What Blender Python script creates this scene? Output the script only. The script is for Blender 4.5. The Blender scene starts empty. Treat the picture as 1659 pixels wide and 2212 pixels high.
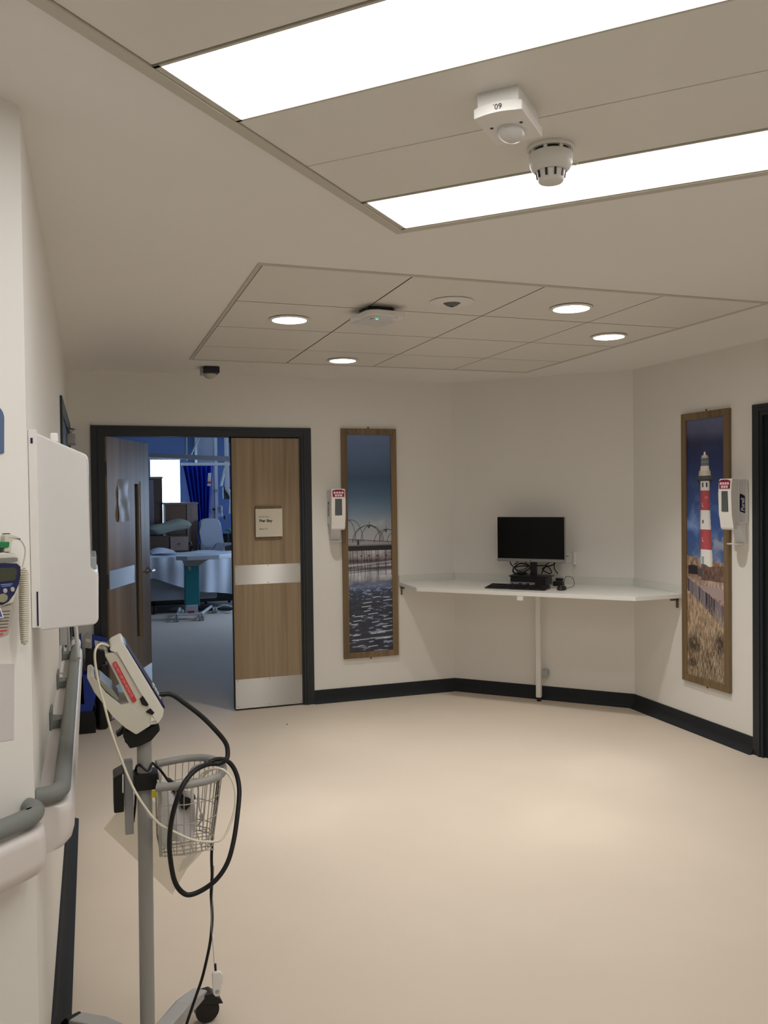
import bpy, bmesh, math, random
import numpy as np
from mathutils import Matrix, Vector
random.seed(4)
C = bpy.data.collections.new('ward_lobby'); bpy.context.scene.collection.children.link(C)
S2 = math.sqrt(.5)
H = 1.6; CEIL = 2.48; YB = 6.30; XR = 3.76; XL = -.135

# ------------------------------------------------------------------ camera
F = 1838.8
yaw, pit, rol = map(math.radians, (19.0, 1.247, .708))
fw = Vector((math.sin(yaw)*math.cos(pit), math.cos(yaw)*math.cos(pit), -math.sin(pit)))
r0 = Vector((math.cos(yaw), -math.sin(yaw), 0)); d0 = fw.cross(r0)
rt = math.cos(rol)*r0 + math.sin(rol)*d0; dn = -math.sin(rol)*r0 + math.cos(rol)*d0
cd = bpy.data.cameras.new('camera'); cam = bpy.data.objects.new('camera', cd); C.objects.link(cam)
cam.matrix_world = Matrix(((rt.x, -dn.x, -fw.x, 0), (rt.y, -dn.y, -fw.y, 0), (rt.z, -dn.z, -fw.z, H), (0, 0, 0, 1)))
cd.sensor_fit = 'VERTICAL'; cd.sensor_height = 36; cd.lens = F/2212*36; cd.clip_start = .02
bpy.context.scene.camera = cam

def ray(x, y): return rt*((x-829.5)/F) + dn*((y-1106)/F) + fw
def aty(x, y, Y):            # measured point on the upright plane y = Y
    r = ray(x, y); t = Y/r.y; return Vector((r.x*t, Y, H+r.z*t))
def atz(x, y, z):
    r = ray(x, y); t = (z-H)/r.z; return Vector((r.x*t, r.y*t, z))

# ------------------------------------------------------------------ materials
def l1(c): c /= 255; return c/12.92 if c <= .04045 else ((c+.055)/1.055)**2.4
def lin(c): return tuple(l1(v) for v in c)
MATS = {}
def mat(name, col, rough=.5, metal=0, noise=0, nscale=30, bump=0, bscale=200, alpha=1, trans=0, emit=None, estr=0, coat=0, aniso=0, ior=1.45, spec=None):
    if name in MATS: return MATS[name]
    m = bpy.data.materials.new(name); m.use_nodes = True; nt = m.node_tree; b = nt.nodes['Principled BSDF']
    c = lin(col)
    b.inputs['Base Color'].default_value = (*c, 1); b.inputs['Roughness'].default_value = rough; b.inputs['Metallic'].default_value = metal
    b.inputs['IOR'].default_value = ior
    if spec is not None: b.inputs['Specular IOR Level'].default_value = spec
    tc = nt.nodes.new('ShaderNodeTexCoord')
    n = nt.nodes.new('ShaderNodeTexNoise'); n.inputs['Scale'].default_value = nscale; n.inputs['Detail'].default_value = 4
    nt.links.new(tc.outputs['Object'], n.inputs['Vector'])
    mx = nt.nodes.new('ShaderNodeMix'); mx.data_type = 'RGBA'
    k = noise if noise else .02
    mx.inputs[6].default_value = (*[v*(1-k) for v in c], 1); mx.inputs[7].default_value = (*[min(1, v*(1+k)) for v in c], 1)
    nt.links.new(n.outputs['Fac'], mx.inputs[0]); nt.links.new(mx.outputs[2], b.inputs['Base Color'])
    if bump:
        n2 = nt.nodes.new('ShaderNodeTexNoise'); n2.inputs['Scale'].default_value = bscale; n2.inputs['Detail'].default_value = 3
        nt.links.new(tc.outputs['Object'], n2.inputs['Vector'])
        bp = nt.nodes.new('ShaderNodeBump'); bp.inputs['Strength'].default_value = bump; bp.inputs['Distance'].default_value = .002
        nt.links.new(n2.outputs['Fac'], bp.inputs['Height']); nt.links.new(bp.outputs['Normal'], b.inputs['Normal'])
    if alpha < 1: b.inputs['Alpha'].default_value = alpha
    if trans: b.inputs['Transmission Weight'].default_value = trans
    if coat: b.inputs['Coat Weight'].default_value = coat; b.inputs['Coat Roughness'].default_value = .1
    if emit: b.inputs['Emission Color'].default_value = (*lin(emit), 1); b.inputs['Emission Strength'].default_value = estr
    MATS[name] = m; return m

def wood(name, c1, c2, axis='z', scale=1.0, rough=.45):
    m = mat(name, c1, rough); nt = m.node_tree; b = nt.nodes['Principled BSDF']
    tc = nt.nodes['Texture Coordinate']; mp = nt.nodes.new('ShaderNodeMapping')
    s = {'x': (1.2, 40, 40), 'y': (40, 1.2, 40), 'z': (26, 26, .9)}[axis]
    mp.inputs['Scale'].default_value = [v*scale for v in s]
    nt.links.new(tc.outputs['Object'], mp.inputs['Vector'])
    n = nt.nodes.new('ShaderNodeTexNoise'); n.inputs['Scale'].default_value = 1; n.inputs['Detail'].default_value = 6; n.inputs['Distortion'].default_value = .6
    n3 = nt.nodes.new('ShaderNodeTexNoise'); n3.inputs['Scale'].default_value = .22; n3.inputs['Detail'].default_value = 2
    nt.links.new(mp.outputs[0], n.inputs['Vector']); nt.links.new(mp.outputs[0], n3.inputs['Vector'])
    ad = nt.nodes.new('ShaderNodeMath'); ad.operation = 'ADD'; nt.links.new(n.outputs['Fac'], ad.inputs[0]); nt.links.new(n3.outputs['Fac'], ad.inputs[1])
    cr = nt.nodes.new('ShaderNodeValToRGB'); cr.color_ramp.elements[0].position = .75; cr.color_ramp.elements[1].position = 1.25
    sc = nt.nodes.new('ShaderNodeMath'); sc.operation = 'MULTIPLY'; sc.inputs[1].default_value = .5; nt.links.new(ad.outputs[0], sc.inputs[0])
    cr.color_ramp.elements[0].position = .36; cr.color_ramp.elements[1].position = .64
    cr.color_ramp.elements[0].color = (*lin(c1), 1); cr.color_ramp.elements[1].color = (*lin(c2), 1)
    nt.links.new(sc.outputs[0], cr.inputs[0]); nt.links.new(cr.outputs[0], b.inputs['Base Color'])
    return m

def steel(name):
    m = mat(name, (196, 194, 190), .5, metal=1, aniso=1); nt = m.node_tree; b = nt.nodes['Principled BSDF']
    b.inputs['Anisotropic'].default_value = 1.0
    b.inputs['Anisotropic Rotation'].default_value = .25
    tg = nt.nodes.new('ShaderNodeTangent'); tg.direction_type = 'RADIAL'; tg.axis = 'Z'
    nt.links.new(tg.outputs[0], b.inputs['Tangent'])
    return m

def facecol(name, rough=.4):
    m = bpy.data.materials.new(name); m.use_nodes = True; nt = m.node_tree; b = nt.nodes['Principled BSDF']
    a = nt.nodes.new('ShaderNodeVertexColor'); a.layer_name = 'print'
    nt.links.new(a.outputs[0], b.inputs['Base Color']); b.inputs['Roughness'].default_value = rough
    return m

WALL = mat('painted_plaster', (229, 227, 222), .6, noise=.012, nscale=3, bump=.06, bscale=400)
CEILM = mat('ceiling_paint', (232, 230, 226), .8, noise=.01, nscale=3)
TILE = mat('ceiling_tile_metal', (226, 223, 216), .42, noise=.02, nscale=6)
GAP = mat('tray_shadow_gap', (70, 66, 58), .8)  # dark colour stands in for shade in the ceiling joints
TRIM = mat('ceiling_trim_metal', (196, 191, 178), .45)
FLOOR = mat('beige_vinyl', (207, 195, 180), .6, spec=.15, noise=.05, nscale=2.2, bump=.05, bscale=500)
DARK = mat('anthracite_vinyl', (40, 43, 47), .7, noise=.05, spec=.25)
FRAME = mat('anthracite_satin_paint', (36, 41, 46), .42)
OAK = wood('oak_laminate', (126, 107, 84), (168, 148, 120))
OAKP = wood('oak_picture_frame', (100, 82, 58), (134, 112, 82), scale=1.5)
STEEL = steel('brushed_steel')
WHITE = mat('white_plastic', (232, 230, 226), .35)
WPLA = mat('white_gloss_plastic', (226, 225, 224), .22)
CREAM = mat('cream_plastic', (205, 201, 186), .4)
GREYP = mat('pale_grey_plastic', (170, 172, 172), .4)
MIDG = mat('mid_grey_plastic', (124, 127, 123), .6, spec=.3)
POLE = mat('grey_powder_coat', (150, 150, 146), .38)
BLACK = mat('black_plastic', (18, 18, 20), .4)
RUB = mat('black_rubber', (14, 14, 15), .5)
NAVY = mat('navy_plastic', (26, 30, 74), .35)
LAMW = mat('white_laminate', (230, 229, 225), .3, noise=.01)
CHROME = mat('chrome', (200, 200, 200), .15, metal=1)
BRASS = mat('brass_hook', (120, 96, 50), .35, metal=1)
RED = mat('red_label', (196, 60, 66), .5)
REDW = mat('pale_lettering', (240, 170, 170), .5)
INK = mat('dark_ink', (50, 50, 48), .6)
PAPER = mat('white_paper', (226, 224, 218), .7)
SCREEN = mat('black_screen', (6, 7, 7), .18, spec=.25)
LAMP = mat('light_panel_diffuser', (255, 255, 255), .5, emit=(255, 253, 251), estr=6.3)
SPOT = mat('downlight_lens', (255, 255, 255), .5, emit=(255, 250, 242), estr=14)
GREENL = mat('green_led', (20, 160, 110), .4, emit=(60, 255, 170), estr=1.2)
SMOKEW = mat('translucent_grey', (88, 92, 94), .2)
CLEARP = mat('clear_plastic_sleeve', (196, 186, 150), .15, alpha=.26)
GLASS = mat('vision_glass', (40, 40, 40), .05, alpha=.5)
SHEET = mat('white_bed_sheet', (205, 210, 220), .85, noise=.04, nscale=8, bump=.4, bscale=20)
BEDP = mat('bed_plastic', (150, 154, 160), .5)
TEAL = mat('teal_column', (40, 134, 140), .45)
BLUEC = mat('blue_curtain', (20, 62, 190), .8)
BLUEW = mat('blue_painted_wall', (112, 132, 176), .7)
LOCK = wood('locker_laminate', (120, 100, 92), (146, 124, 114))
LOCKD = mat('locker_side', (84, 66, 56), .5, noise=.05)
PILLOW = mat('sage_pillow', (150, 154, 140), .9, noise=.05, nscale=10, bump=.3, bscale=30)
CHAIRV = mat('grey_vinyl_chair', (168, 172, 184), .5)
BLUEB = mat('blue_bin_plastic', (28, 58, 150), .45)
WINDOW = mat('daylit_blind', (240, 248, 255), .6, emit=(186, 222, 255), estr=8.5)
FILLWIN = mat('added_fill_glow', (240, 248, 255), .6, emit=(196, 222, 255), estr=14)  # glow of the added ward side window, boosted to brighten the bed
GREEN = mat('green_plastic', (30, 120, 70), .5)

# ------------------------------------------------------------------ mesh helpers
def Fr(o, u, d):             # local axes: x along the wall to the viewer's right, y into the wall, z up
    u = Vector((*u, 0)); d = Vector((*d, 0))
    return Matrix(((u.x, d.x, 0, o[0]), (u.y, d.y, 0, o[1]), (0, 0, 1, o[2] if len(o) > 2 else 0), (0, 0, 0, 1)))
I4 = Matrix.Identity(4)
WB = Fr((0, YB), (1, 0), (0, 1))                       # wall with the double door
WC = Fr((2.77, 6.29), (S2, -S2), (S2, S2))             # angled wall behind the desk
WR = Fr((XR, 0), (0, -1), (1, 0))                      # right wall (x local = -y)
WL = Fr((XL, 0), (0, 1), (-1, 0))                      # left wall (x local = y)
WN = Fr((XL, 2.09), (S2, S2), (-S2, S2))               # near angled wall, x local <= 0

class MB:
    def __init__(s): s.bm = bmesh.new()
    def add_(s, o):
        me = bpy.data.meshes.new('t'); o.bm.to_mesh(me); o.bm.free(); s.bm.from_mesh(me); bpy.data.meshes.remove(me); return s
    def add(s, t, T=I4, mi=0):
        for f in t.faces: f.material_index = mi
        bmesh.ops.recalc_face_normals(t, faces=t.faces)
        t.transform(T); me = bpy.data.meshes.new('t'); t.to_mesh(me); t.free(); s.bm.from_mesh(me); bpy.data.meshes.remove(me)
        return s
    def box(s, a, b, T=I4, bev=0, seg=2, mi=0):
        t = bmesh.new(); bmesh.ops.create_cube(t, size=1)
        a = Vector(a); b = Vector(b); c = (a+b)/2; d = b-a
        for v in t.verts: v.co = Vector((c.x+v.co.x*d.x, c.y+v.co.y*d.y, c.z+v.co.z*d.z))
        if bev: bmesh.ops.bevel(t, geom=t.edges[:], offset=min(bev, .49*min(abs(d.x), abs(d.y), abs(d.z))), segments=seg, profile=.5, affect='EDGES')
        return s.add(t, T, mi)
    def prism(s, pts, d0, d1, T=I4, axis='y', bev=0, mi=0):   # polygon in the plane across the axis
        t = bmesh.new()
        def P(p, d): return {'y': (p[0], d, p[1]), 'z': (p[0], p[1], d), 'x': (d, p[0], p[1])}[axis]
        A = [t.verts.new(P(p, d0)) for p in pts]; B = [t.verts.new(P(p, d1)) for p in pts]
        t.faces.new(A); t.faces.new(B[::-1]); n = len(pts)
        for i in range(n): t.faces.new((A[i], B[i], B[(i+1) % n], A[(i+1) % n]))
        if bev: bmesh.ops.bevel(t, geom=t.edges[:], offset=bev, segments=2, profile=.5, affect='EDGES')
        return s.add(t, T, mi)
    def lathe(s, prof, T=I4, n=32, mi=0):              # (r, z) pairs about z
        t = bmesh.new(); rings = []
        for r, z in prof:
            if r < 1e-5: rings.append([t.verts.new((0, 0, z))])
            else: rings.append([t.verts.new((r*math.cos(2*math.pi*k/n), r*math.sin(2*math.pi*k/n), z)) for k in range(n)])
        for A, B in zip(rings, rings[1:]):
            for k in range(n):
                q = [A[k % len(A)], A[(k+1) % n % len(A)], B[(k+1) % n % len(B)], B[k % len(B)]]
                q = list(dict.fromkeys(q))
                if len(q) > 2: t.faces.new(q)
        for R_ in (rings[0], rings[-1]):
            if len(R_) > 2: t.faces.new(R_)
        return s.add(t, T, mi)
    def cyl(s, a, b, r, r2=None, n=20, mi=0):
        a = Vector(a); b = Vector(b); L = (b-a).length; r2 = r if r2 is None else r2
        q = (b-a).to_track_quat('Z', 'Y').to_matrix().to_4x4(); q.translation = a
        return s.lathe([(r, 0), (r2, L)], q, n, mi)
    def tube(s, pts, r, n=10, smooth=6, T=I4, mi=0, closed=False):
        P = [Vector(p) for p in pts]
        if smooth:
            Q = []; N = len(P)
            rng = range(N) if closed else range(N-1)
            for i in rng:
                if closed: p0, p1, p2, p3 = P[i-1], P[i], P[(i+1) % N], P[(i+2) % N]
                else: p0, p1, p2, p3 = P[max(i-1, 0)], P[i], P[i+1], P[min(i+2, N-1)]
                for k in range(smooth):
                    t = k/smooth
                    Q.append(.5*((2*p1)+(p2-p0)*t+(2*p0-5*p1+4*p2-p3)*t*t+(3*p1-p0-3*p2+p3)*t**3))
            if not closed: Q.append(P[-1])
            P = Q
        t = bmesh.new(); rings = []; N = len(P); up = Vector((0, 0, 1)); nrm = None
        for i, p in enumerate(P):
            a = P[(i-1) % N] if closed else P[max(i-1, 0)]; b = P[(i+1) % N] if closed else P[min(i+1, N-1)]
            tg = (b-a).normalized()
            if nrm is None:
                nrm = tg.cross(up) if abs(tg.z) < .95 else tg.cross(Vector((1, 0, 0)))
            nrm = (nrm - tg*nrm.dot(tg)).normalized(); bn = tg.cross(nrm)
            rr = r[i*len(r)//N] if isinstance(r, (list, tuple)) else r
            rings.append([t.verts.new(p + rr*(math.cos(2*math.pi*k/n)*nrm + math.sin(2*math.pi*k/n)*bn)) for k in range(n)])
        for i in range(N if closed else N-1):
            A = rings[i]; B = rings[(i+1) % N]
            for k in range(n): t.faces.new((A[k], A[(k+1) % n], B[(k+1) % n], B[k]))
        if not closed: t.faces.new(rings[0]); t.faces.new(rings[-1][::-1])
        return s.add(t, T, mi)
    def grid(s, fn, nu, nv, thick=0, T=I4, mi=0):       # surface fn(u, v), optionally with thickness
        t = bmesh.new(); V = [[t.verts.new(fn(i/nu, j/nv)) for j in range(nv+1)] for i in range(nu+1)]
        fs = [t.faces.new((V[i][j], V[i+1][j], V[i+1][j+1], V[i][j+1])) for i in range(nu) for j in range(nv)]
        if thick:
            t.normal_update(); bmesh.ops.solidify(t, geom=fs, thickness=thick)
        return s.add(t, T, mi)

def U_(x0_, x1_, zt_, wj, wh, d0_, d1_, W):          # door lining: two jambs and a head in one piece
    return MB().prism([(x0_, 0), (x0_, zt_), (x1_, zt_), (x1_, 0), (x1_-wj, 0), (x1_-wj, zt_-wh), (x0_+wj, zt_-wh), (x0_+wj, 0)], d0_, d1_, W, bev=.0015)
def loc_of(o):
    v = Vector((0, 0, 0))
    while o: v += o.location; o = o.parent
    return v
def build(name, mb, mats, parent=None, label=None, smooth=True, ang=40):
    me = bpy.data.meshes.new(name); bm = mb.bm
    o = bpy.data.objects.new(name, me); C.objects.link(o)
    if parent: o.parent = parent; bm.transform(Matrix.Translation(-loc_of(parent)))
    bm.to_mesh(me); bm.free()
    for m in (mats if isinstance(mats, (list, tuple)) else [mats]): me.materials.append(m)
    if smooth:
        for p in me.polygons: p.use_smooth = True
        me.set_sharp_from_angle(angle=math.radians(ang))
        wn_ = o.modifiers.new('normals', 'WEIGHTED_NORMAL'); wn_.keep_sharp = True; wn_.weight = 90
    if label: o['label'] = label
    return o
def thing(name, loc, label, cat, group=None):
    o = bpy.data.objects.new(name, None); C.objects.link(o); o.location = loc; o.empty_display_size = .05
    o['label'] = label; o['category'] = cat
    if group: o['group'] = group
    return o
def single(name, mb, m, label, cat, group=None):
    o = build(name, mb, m); o['label'] = label; o['category'] = cat
    if group: o['group'] = group
    # put the origin at the thing's own base
    co = [v.co for v in o.data.vertices]; lo = Vector((sum(c.x for c in co)/len(co), sum(c.y for c in co)/len(co), min(c.z for c in co)))
    o.data.transform(Matrix.Translation(-lo)); o.location = lo
    return o
def struct(name, mb, m, parent=None, **k):
    o = build(name, mb, m, parent, **k)
    if not parent: o['kind'] = 'structure'
    return o
def dup(root, off, label, group=None):
    r = root.copy(); C.objects.link(r); r.location = root.location + Vector(off); r['label'] = label
    if group: r['group'] = group
    for ch in list(root.children):
        c = ch.copy(); C.objects.link(c); c.parent = r
        for g in ch.children:
            d = g.copy(); C.objects.link(d); d.parent = c
    return r
def text(name, body, size, m, parent, T, extr=.0003, align='LEFT', shear=0, bold=0, sx=1):
    cu = bpy.data.curves.new('t', 'FONT'); cu.body = body; cu.size = size; cu.extrude = extr; cu.align_x = align; cu.shear = shear; cu.offset = bold
    cu.resolution_u = 3
    o = bpy.data.objects.new('t', cu); C.objects.link(o)
    me = bpy.data.meshes.new_from_object(o.evaluated_get(bpy.context.evaluated_depsgraph_get()))
    bpy.data.objects.remove(o); me.materials.clear(); me.materials.append(m)
    me.transform(Matrix.Diagonal((sx, 1, 1, 1))); me.transform(T); me.transform(Matrix.Translation(-loc_of(parent)))
    o = bpy.data.objects.new(name, me); C.objects.link(o); o.parent = parent; return o
def TW(W, x, y, z, rot=0):    # text lying on a wall frame at local x, depth y, height z
    return W @ Matrix.Translation((x, y, z)) @ Matrix.Rotation(math.radians(90), 4, 'X') @ Matrix.Rotation(math.radians(rot), 4, 'Z')

# ------------------------------------------------------------------ shell
struct('floor', MB().box((-6, -6, -.1), (7, 16.2, 0)), FLOOR)
m = MB().prism([(-6, -6), (7, -6), (7, 6.38), (-6, 6.38)], CEIL, CEIL+.1, axis='z')
ceil_o = struct('ceiling', m, CEILM)
struct('ceiling_ward', MB().box((-3, 6.38, 2.8), (5, 15.6, 2.9)), CEILM)
struct('wall_left', MB().prism([(XL, 2.09), (XL, 6.46), (XL-.2, 6.46), (XL-.2, 2.01)], 0, CEIL, axis='z'), WALL)
struct('wall_near', MB().prism([(XL, 2.09), (XL-.2, 2.01), (-3.5, -1.09), (-3.335, -1.11)], 0, CEIL, axis='z'), WALL)
m = MB().prism([(XL-.06, 0), (.05, 0), (.05, 2.06), (1.55, 2.06), (1.55, 0), (2.772, 0), (2.772, 2.9), (XL-.06, 2.9)], YB, YB+.14)
m.box((-3, YB+.16, 0), (XL-.06, YB+.2, 2.9)).box((2.772, YB+.16, 0), (5, YB+.2, 2.9))
struct('wall_back', m, WALL, smooth=False)
struct('wall_corner', MB().box((-.03, 0, 0), (1.42, .1, CEIL), WC), WALL)
struct('wall_right', MB().prism([(-5.30, 0), (-4.06, 0), (-4.06, 2.06), (-3.1, 2.06), (-3.1, 0), (-2.5, 0), (-2.5, CEIL), (-5.30, CEIL)], 0, .14, WR), WALL, smooth=False)
# corridor beyond the camera, so that the light behaves
struct('wall_corridor', MB().prism([(XR, 2.56), (XR+.1, 2.5), (-1.5, -2.9), (-1.62, -2.82)], 0, CEIL, axis='z'), WALL)
struct('wall_rear', MB().prism([(-3.335, -1.11), (-3.5, -1.2), (-1.7, -3.0), (-1.62, -2.82)], 0, CEIL, axis='z'), WALL)
# ward room shell
struct('wall_ward_left', MB().box((-2.1, 6.44, 0), (-2, 15.1, 2.8)), BLUEW)
struct('wall_ward_right', MB().box((3.2, 6.51, 0), (3.3, 15.1, 2.8)), BLUEW)
m = MB().box((-2, 15, 0), (3.2, 15.1, .95)).box((-2, 15, 2.24), (3.2, 15.1, 2.8)).box((-2, 15, .95), (.97, 15.1, 2.24)).box((1.46, 15, .95), (2.5, 15.1, 2.24)).box((3.0, 15, .95), (3.2, 15.1, 2.24))
struct('wall_ward_end', m, BLUEW, smooth=False)
w = struct('window_1', MB().box((.97, 15.03, .95), (1.46, 15.05, 2.24)), WINDOW)
struct('window_frame', MB().box((.95, 14.98, .92), (1.48, 15.0, .97)).box((.95, 14.98, 2.22), (1.48, 15, 2.27)), WHITE, w)
w = struct('window_2', MB().box((2.5, 15.03, .95), (3.0, 15.05, 2.24)), WINDOW)
struct('window_frame', MB().box((2.48, 14.98, .92), (3.02, 15.0, .97)).box((2.48, 14.98, 2.22), (3.02, 15, 2.27)), WHITE, w)

w = struct('added_fill_window', MB().box((3.17, 10.6, 1.05), (3.19, 11.4, 1.9)), FILLWIN)  # unseen glowing pane added to light the near side of the bed
struct('window_frame', MB().prism([(10.55, 1.0), (11.45, 1.0), (11.45, 1.05), (10.6, 1.05), (10.6, 1.9), (11.4, 1.9), (11.4, 1.05), (11.45, 1.05), (11.45, 1.95), (10.55, 1.95)], 3.12, 3.17, axis='x'), WHITE, w)  # surround of the added pane
# baseboards: upright face with a coved foot
def baseboard(name, x0, x1, W, h=.102, foot=.05):
    pf = [(0, 0), (-foot, 0), (-foot, .003), (-foot*.55, .012), (-.016, .03), (-.010, .05), (-.010, h-.002), (-.006, h), (0, h)]
    struct(name, MB().prism(pf, x0, x1, W, axis='x'), DARK, ang=60)
baseboard('baseboard_left', 2.09, 4.47, WL)
baseboard('baseboard_near', -4.5, 0, WN)
baseboard('baseboard_back', 1.587, 2.79, WB, foot=.03)
baseboard('baseboard_corner', -.01, 1.42, WC, foot=.03)
baseboard('baseboard_right', -5.32, -4.1, WR, foot=.045)

# ------------------------------------------------------------------ ceiling fields
def tray(name, trimname, T, X, Y, gapw, trimw, tz):
    x0, x1, y0, y1 = X[0], X[-1], Y[0], Y[-1]
    build(name+'_backing', MB().box((x0, y0, CEIL-.002), (x1, y1, CEIL+.02), T), GAP, ceil_o)
    for i in range(len(X)-1):
        for j in range(len(Y)-1):
            if X[i+1]-X[i] < .02 or Y[j+1]-Y[j] < .02: continue
            if name == 'ceiling_plank' and j in (1, 5): continue       # the light panels sit here
            build(name, MB().box((X[i]+gapw, Y[j]+gapw*1.5, CEIL-.0036), (X[i+1]-gapw, Y[j+1]-gapw*1.5, CEIL-.002), T, bev=.0004, seg=1), TILE, ceil_o)
    t = MB(); w = trimw
    for a, b in (((x0-w, y0-w), (x1+w, y0)), ((x0-w, y1), (x1+w, y1+w)), ((x0-w, y0), (x0, y1)), ((x1, y0), (x1+w, y1))):
        t.box((*a, CEIL-tz), (*b, CEIL+.01), T, bev=.002, seg=1)
    struct(trimname, t, TRIM)
tray('ceiling_tile', 'trim_2', I4, [.635, 1.25, 1.857, 2.462, 3.035], [3.235, 3.86, 4.465, 5.07, 5.585], .0036, .018, .006)
# slanted field over the corridor: local x runs along the planks (B), local y along the corridor (A)
o = (.988, 2.655)
TA = Matrix(((S2, S2, 0, o[0]), (-S2, S2, 0, o[1]), (0, 0, 1, 0), (0, 0, 0, 1)))
AY = [-2.9, -1.86+.665, -.925, -.925+.0001, -.605, -.292, 0]
AY = [-2.5, -1.205, -.922, -.605, -.290, -.290+.0001, 0]
x0, x1 = .0, 1.56
build('ceiling_plank_backing', MB().box((x0, -2.5, CEIL-.002), (x1, 0, CEIL+.02), TA), GAP, ceil_o)
for a, b in ((-2.5, -2.145), (-1.847, -1.53), (-1.524, -1.211), (-.915, -.607), (-.603, -.295)):
    build('ceiling_plank', MB().box((x0+.002, a, CEIL-.007), (x1-.002, b, CEIL-.002), TA, bev=.001, seg=1), TILE, ceil_o)
t = MB(); w = .034
for a, b in (((x0-w, -2.5), (x0, w)), ((x1, -2.5), (x1+w, w)), ((x0, 0), (x1, w))): t.box((*a, CEIL-.012), (*b, CEIL+.01), TA, bev=.002, seg=1)
struct('trim_1', t, TRIM)
t = MB()
t.box((x0-w-.004, -2.5, CEIL-.006), (x0-w, w, CEIL), TA).box((x0-w, w, CEIL-.006), (x1+w, w+.004, CEIL), TA)
struct('tray_shadow_line', t, GAP)  # thin dark strips painting a shadow line outside the tray trim

def light_panel(a0, a1, label):
    c = TA @ Vector(((x0+x1)/2, (a0+a1)/2, CEIL))
    r = thing('light_panel', c, label, 'ceiling light', 'long ceiling light panels')
    f = .007
    build('diffuser', MB().box((x0+.018, a0+f, CEIL-.0075), (x1-.018, a1-f, CEIL-.003), TA), LAMP, r)
    m = MB().box((x0+.002, a0, CEIL-.010), (x1-.002, a0+f, CEIL-.002), TA).box((x0+.002, a1-f, CEIL-.010), (x1-.002, a1, CEIL-.002), TA)
    m.box((x0+.002, a0, CEIL-.010), (x0+.018, a1, CEIL-.002), TA).box((x1-.018, a0, CEIL-.010), (x1-.002, a1, CEIL-.002), TA)
    build('panel_frame', m, TRIM, r)
light_panel(-.292, -.002, 'long lit ceiling panel at the far end of the slanted tray, behind the smoke detector')
light_panel(-2.14, -1.85, 'added lit panel overhead in the slanted tray, out of view, for extra light')  # unseen panel added to the row to brighten the lobby
light_panel(-1.208, -.918, 'wide lit ceiling panel nearest the viewer, cut by the top edge')

SPOTW = 84
def downlight(x, y, label):
    r = thing('downlight', (x, y, CEIL-.005), label, 'downlight', 'round downlights in the tiled ceiling')
    T = Matrix.Translation((x, y, CEIL-.005))
    build('ring', MB().lathe([(.100, -.002), (.102, -.004), (.098, -.008), (.086, -.009), (.084, -.006), (.084, -.002)], T, 40), WHITE, r)
    build('lens', MB().lathe([(.084, -.003), (.083, -.0065), (.05, -.008), (0, -.0085)], T, 40), SPOT, r)
    ld = bpy.data.lights.new('downlight_lamp', 'SPOT'); ld.energy = SPOTW*(.6 if y > 5 else 1); ld.color = (1, .965, .915); ld.spot_size = math.radians(108); ld.spot_blend = .8; ld.shadow_soft_size = .05
    lo_ = bpy.data.objects.new('downlight_lamp', ld); C.objects.link(lo_); lo_.parent = r; lo_.location = (0, 0, -.012)
    return r
downlight(.953, 4.18, 'lit round downlight left of the white wireless unit')
downlight(1.573, 5.36, 'small lit round downlight in the row of tiles nearest the back wall')
downlight(2.183, 3.561, 'lit round downlight right of the small round emergency light')
downlight(2.79, 4.156, 'lit round downlight near the slanting right edge of the tiled ceiling')
# emergency light
r = thing('emergency_light', (1.581, 3.6, CEIL-.005), 'unlit small round white ceiling fitting with a dark centre in the tiles', 'emergency light')
T = Matrix.Translation((1.581, 3.6, CEIL-.005))
build('bezel', MB().lathe([(.1, -.001), (.1, -.004), (.08, -.009), (.045, -.011), (.04, -.008), (.04, -.002)], T, 40), WHITE, r)
build('lens', MB().lathe([(.04, -.006), (.034, -.012), (.022, -.020), (0, -.024)], T, 24), SMOKEW, r)
build('indicator', MB().lathe([(.012, -.016), (.010, -.024), (0, -.026)], T, 16), BLACK, r)
# wireless access point
c = Vector((1.305, 3.86)); ang = math.radians(0)
r = thing('wireless_access_point', (c.x, c.y, CEIL-.06), 'flat white wireless unit with a green light hanging under the ceiling tiles', 'wireless access point')
def rr(w, h, rad, n=6):
    P = []
    for cx, cy, a in ((w/2-rad, h/2-rad, 0), (-w/2+rad, h/2-rad, 90), (-w/2+rad, -h/2+rad, 180), (w/2-rad, -h/2+rad, 270)):
        for k in range(n+1): t = math.radians(a+90*k/n); P.append((cx+rad*math.cos(t), cy+rad*math.sin(t)))
    return P
T = Matrix.Translation((c.x, c.y, 0)) @ Matrix.Rotation(math.radians(8), 4, 'Z')
build('bracket', MB().prism(rr(.14, .14, .03), CEIL-.035, CEIL-.006, T, 'z'), BLACK, r)
build('housing', MB().prism(rr(.195, .25, .04), CEIL-.055, CEIL-.032, T, 'z', bev=.004).prism(rr(.15, .2, .04), CEIL-.062, CEIL-.055, T, 'z', bev=.002), WPLA, r)
build('status_light', MB().lathe([(.007, CEIL-.062), (.006, CEIL-.064), (0, CEIL-.0645)], T @ Matrix.Translation((-.03, -.06, 0)), 12), GREENL, r)
build('slot', MB().box((-.058, -.078, CEIL-.0635), (-.055, -.045, CEIL-.061), T), INK, r)
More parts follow.
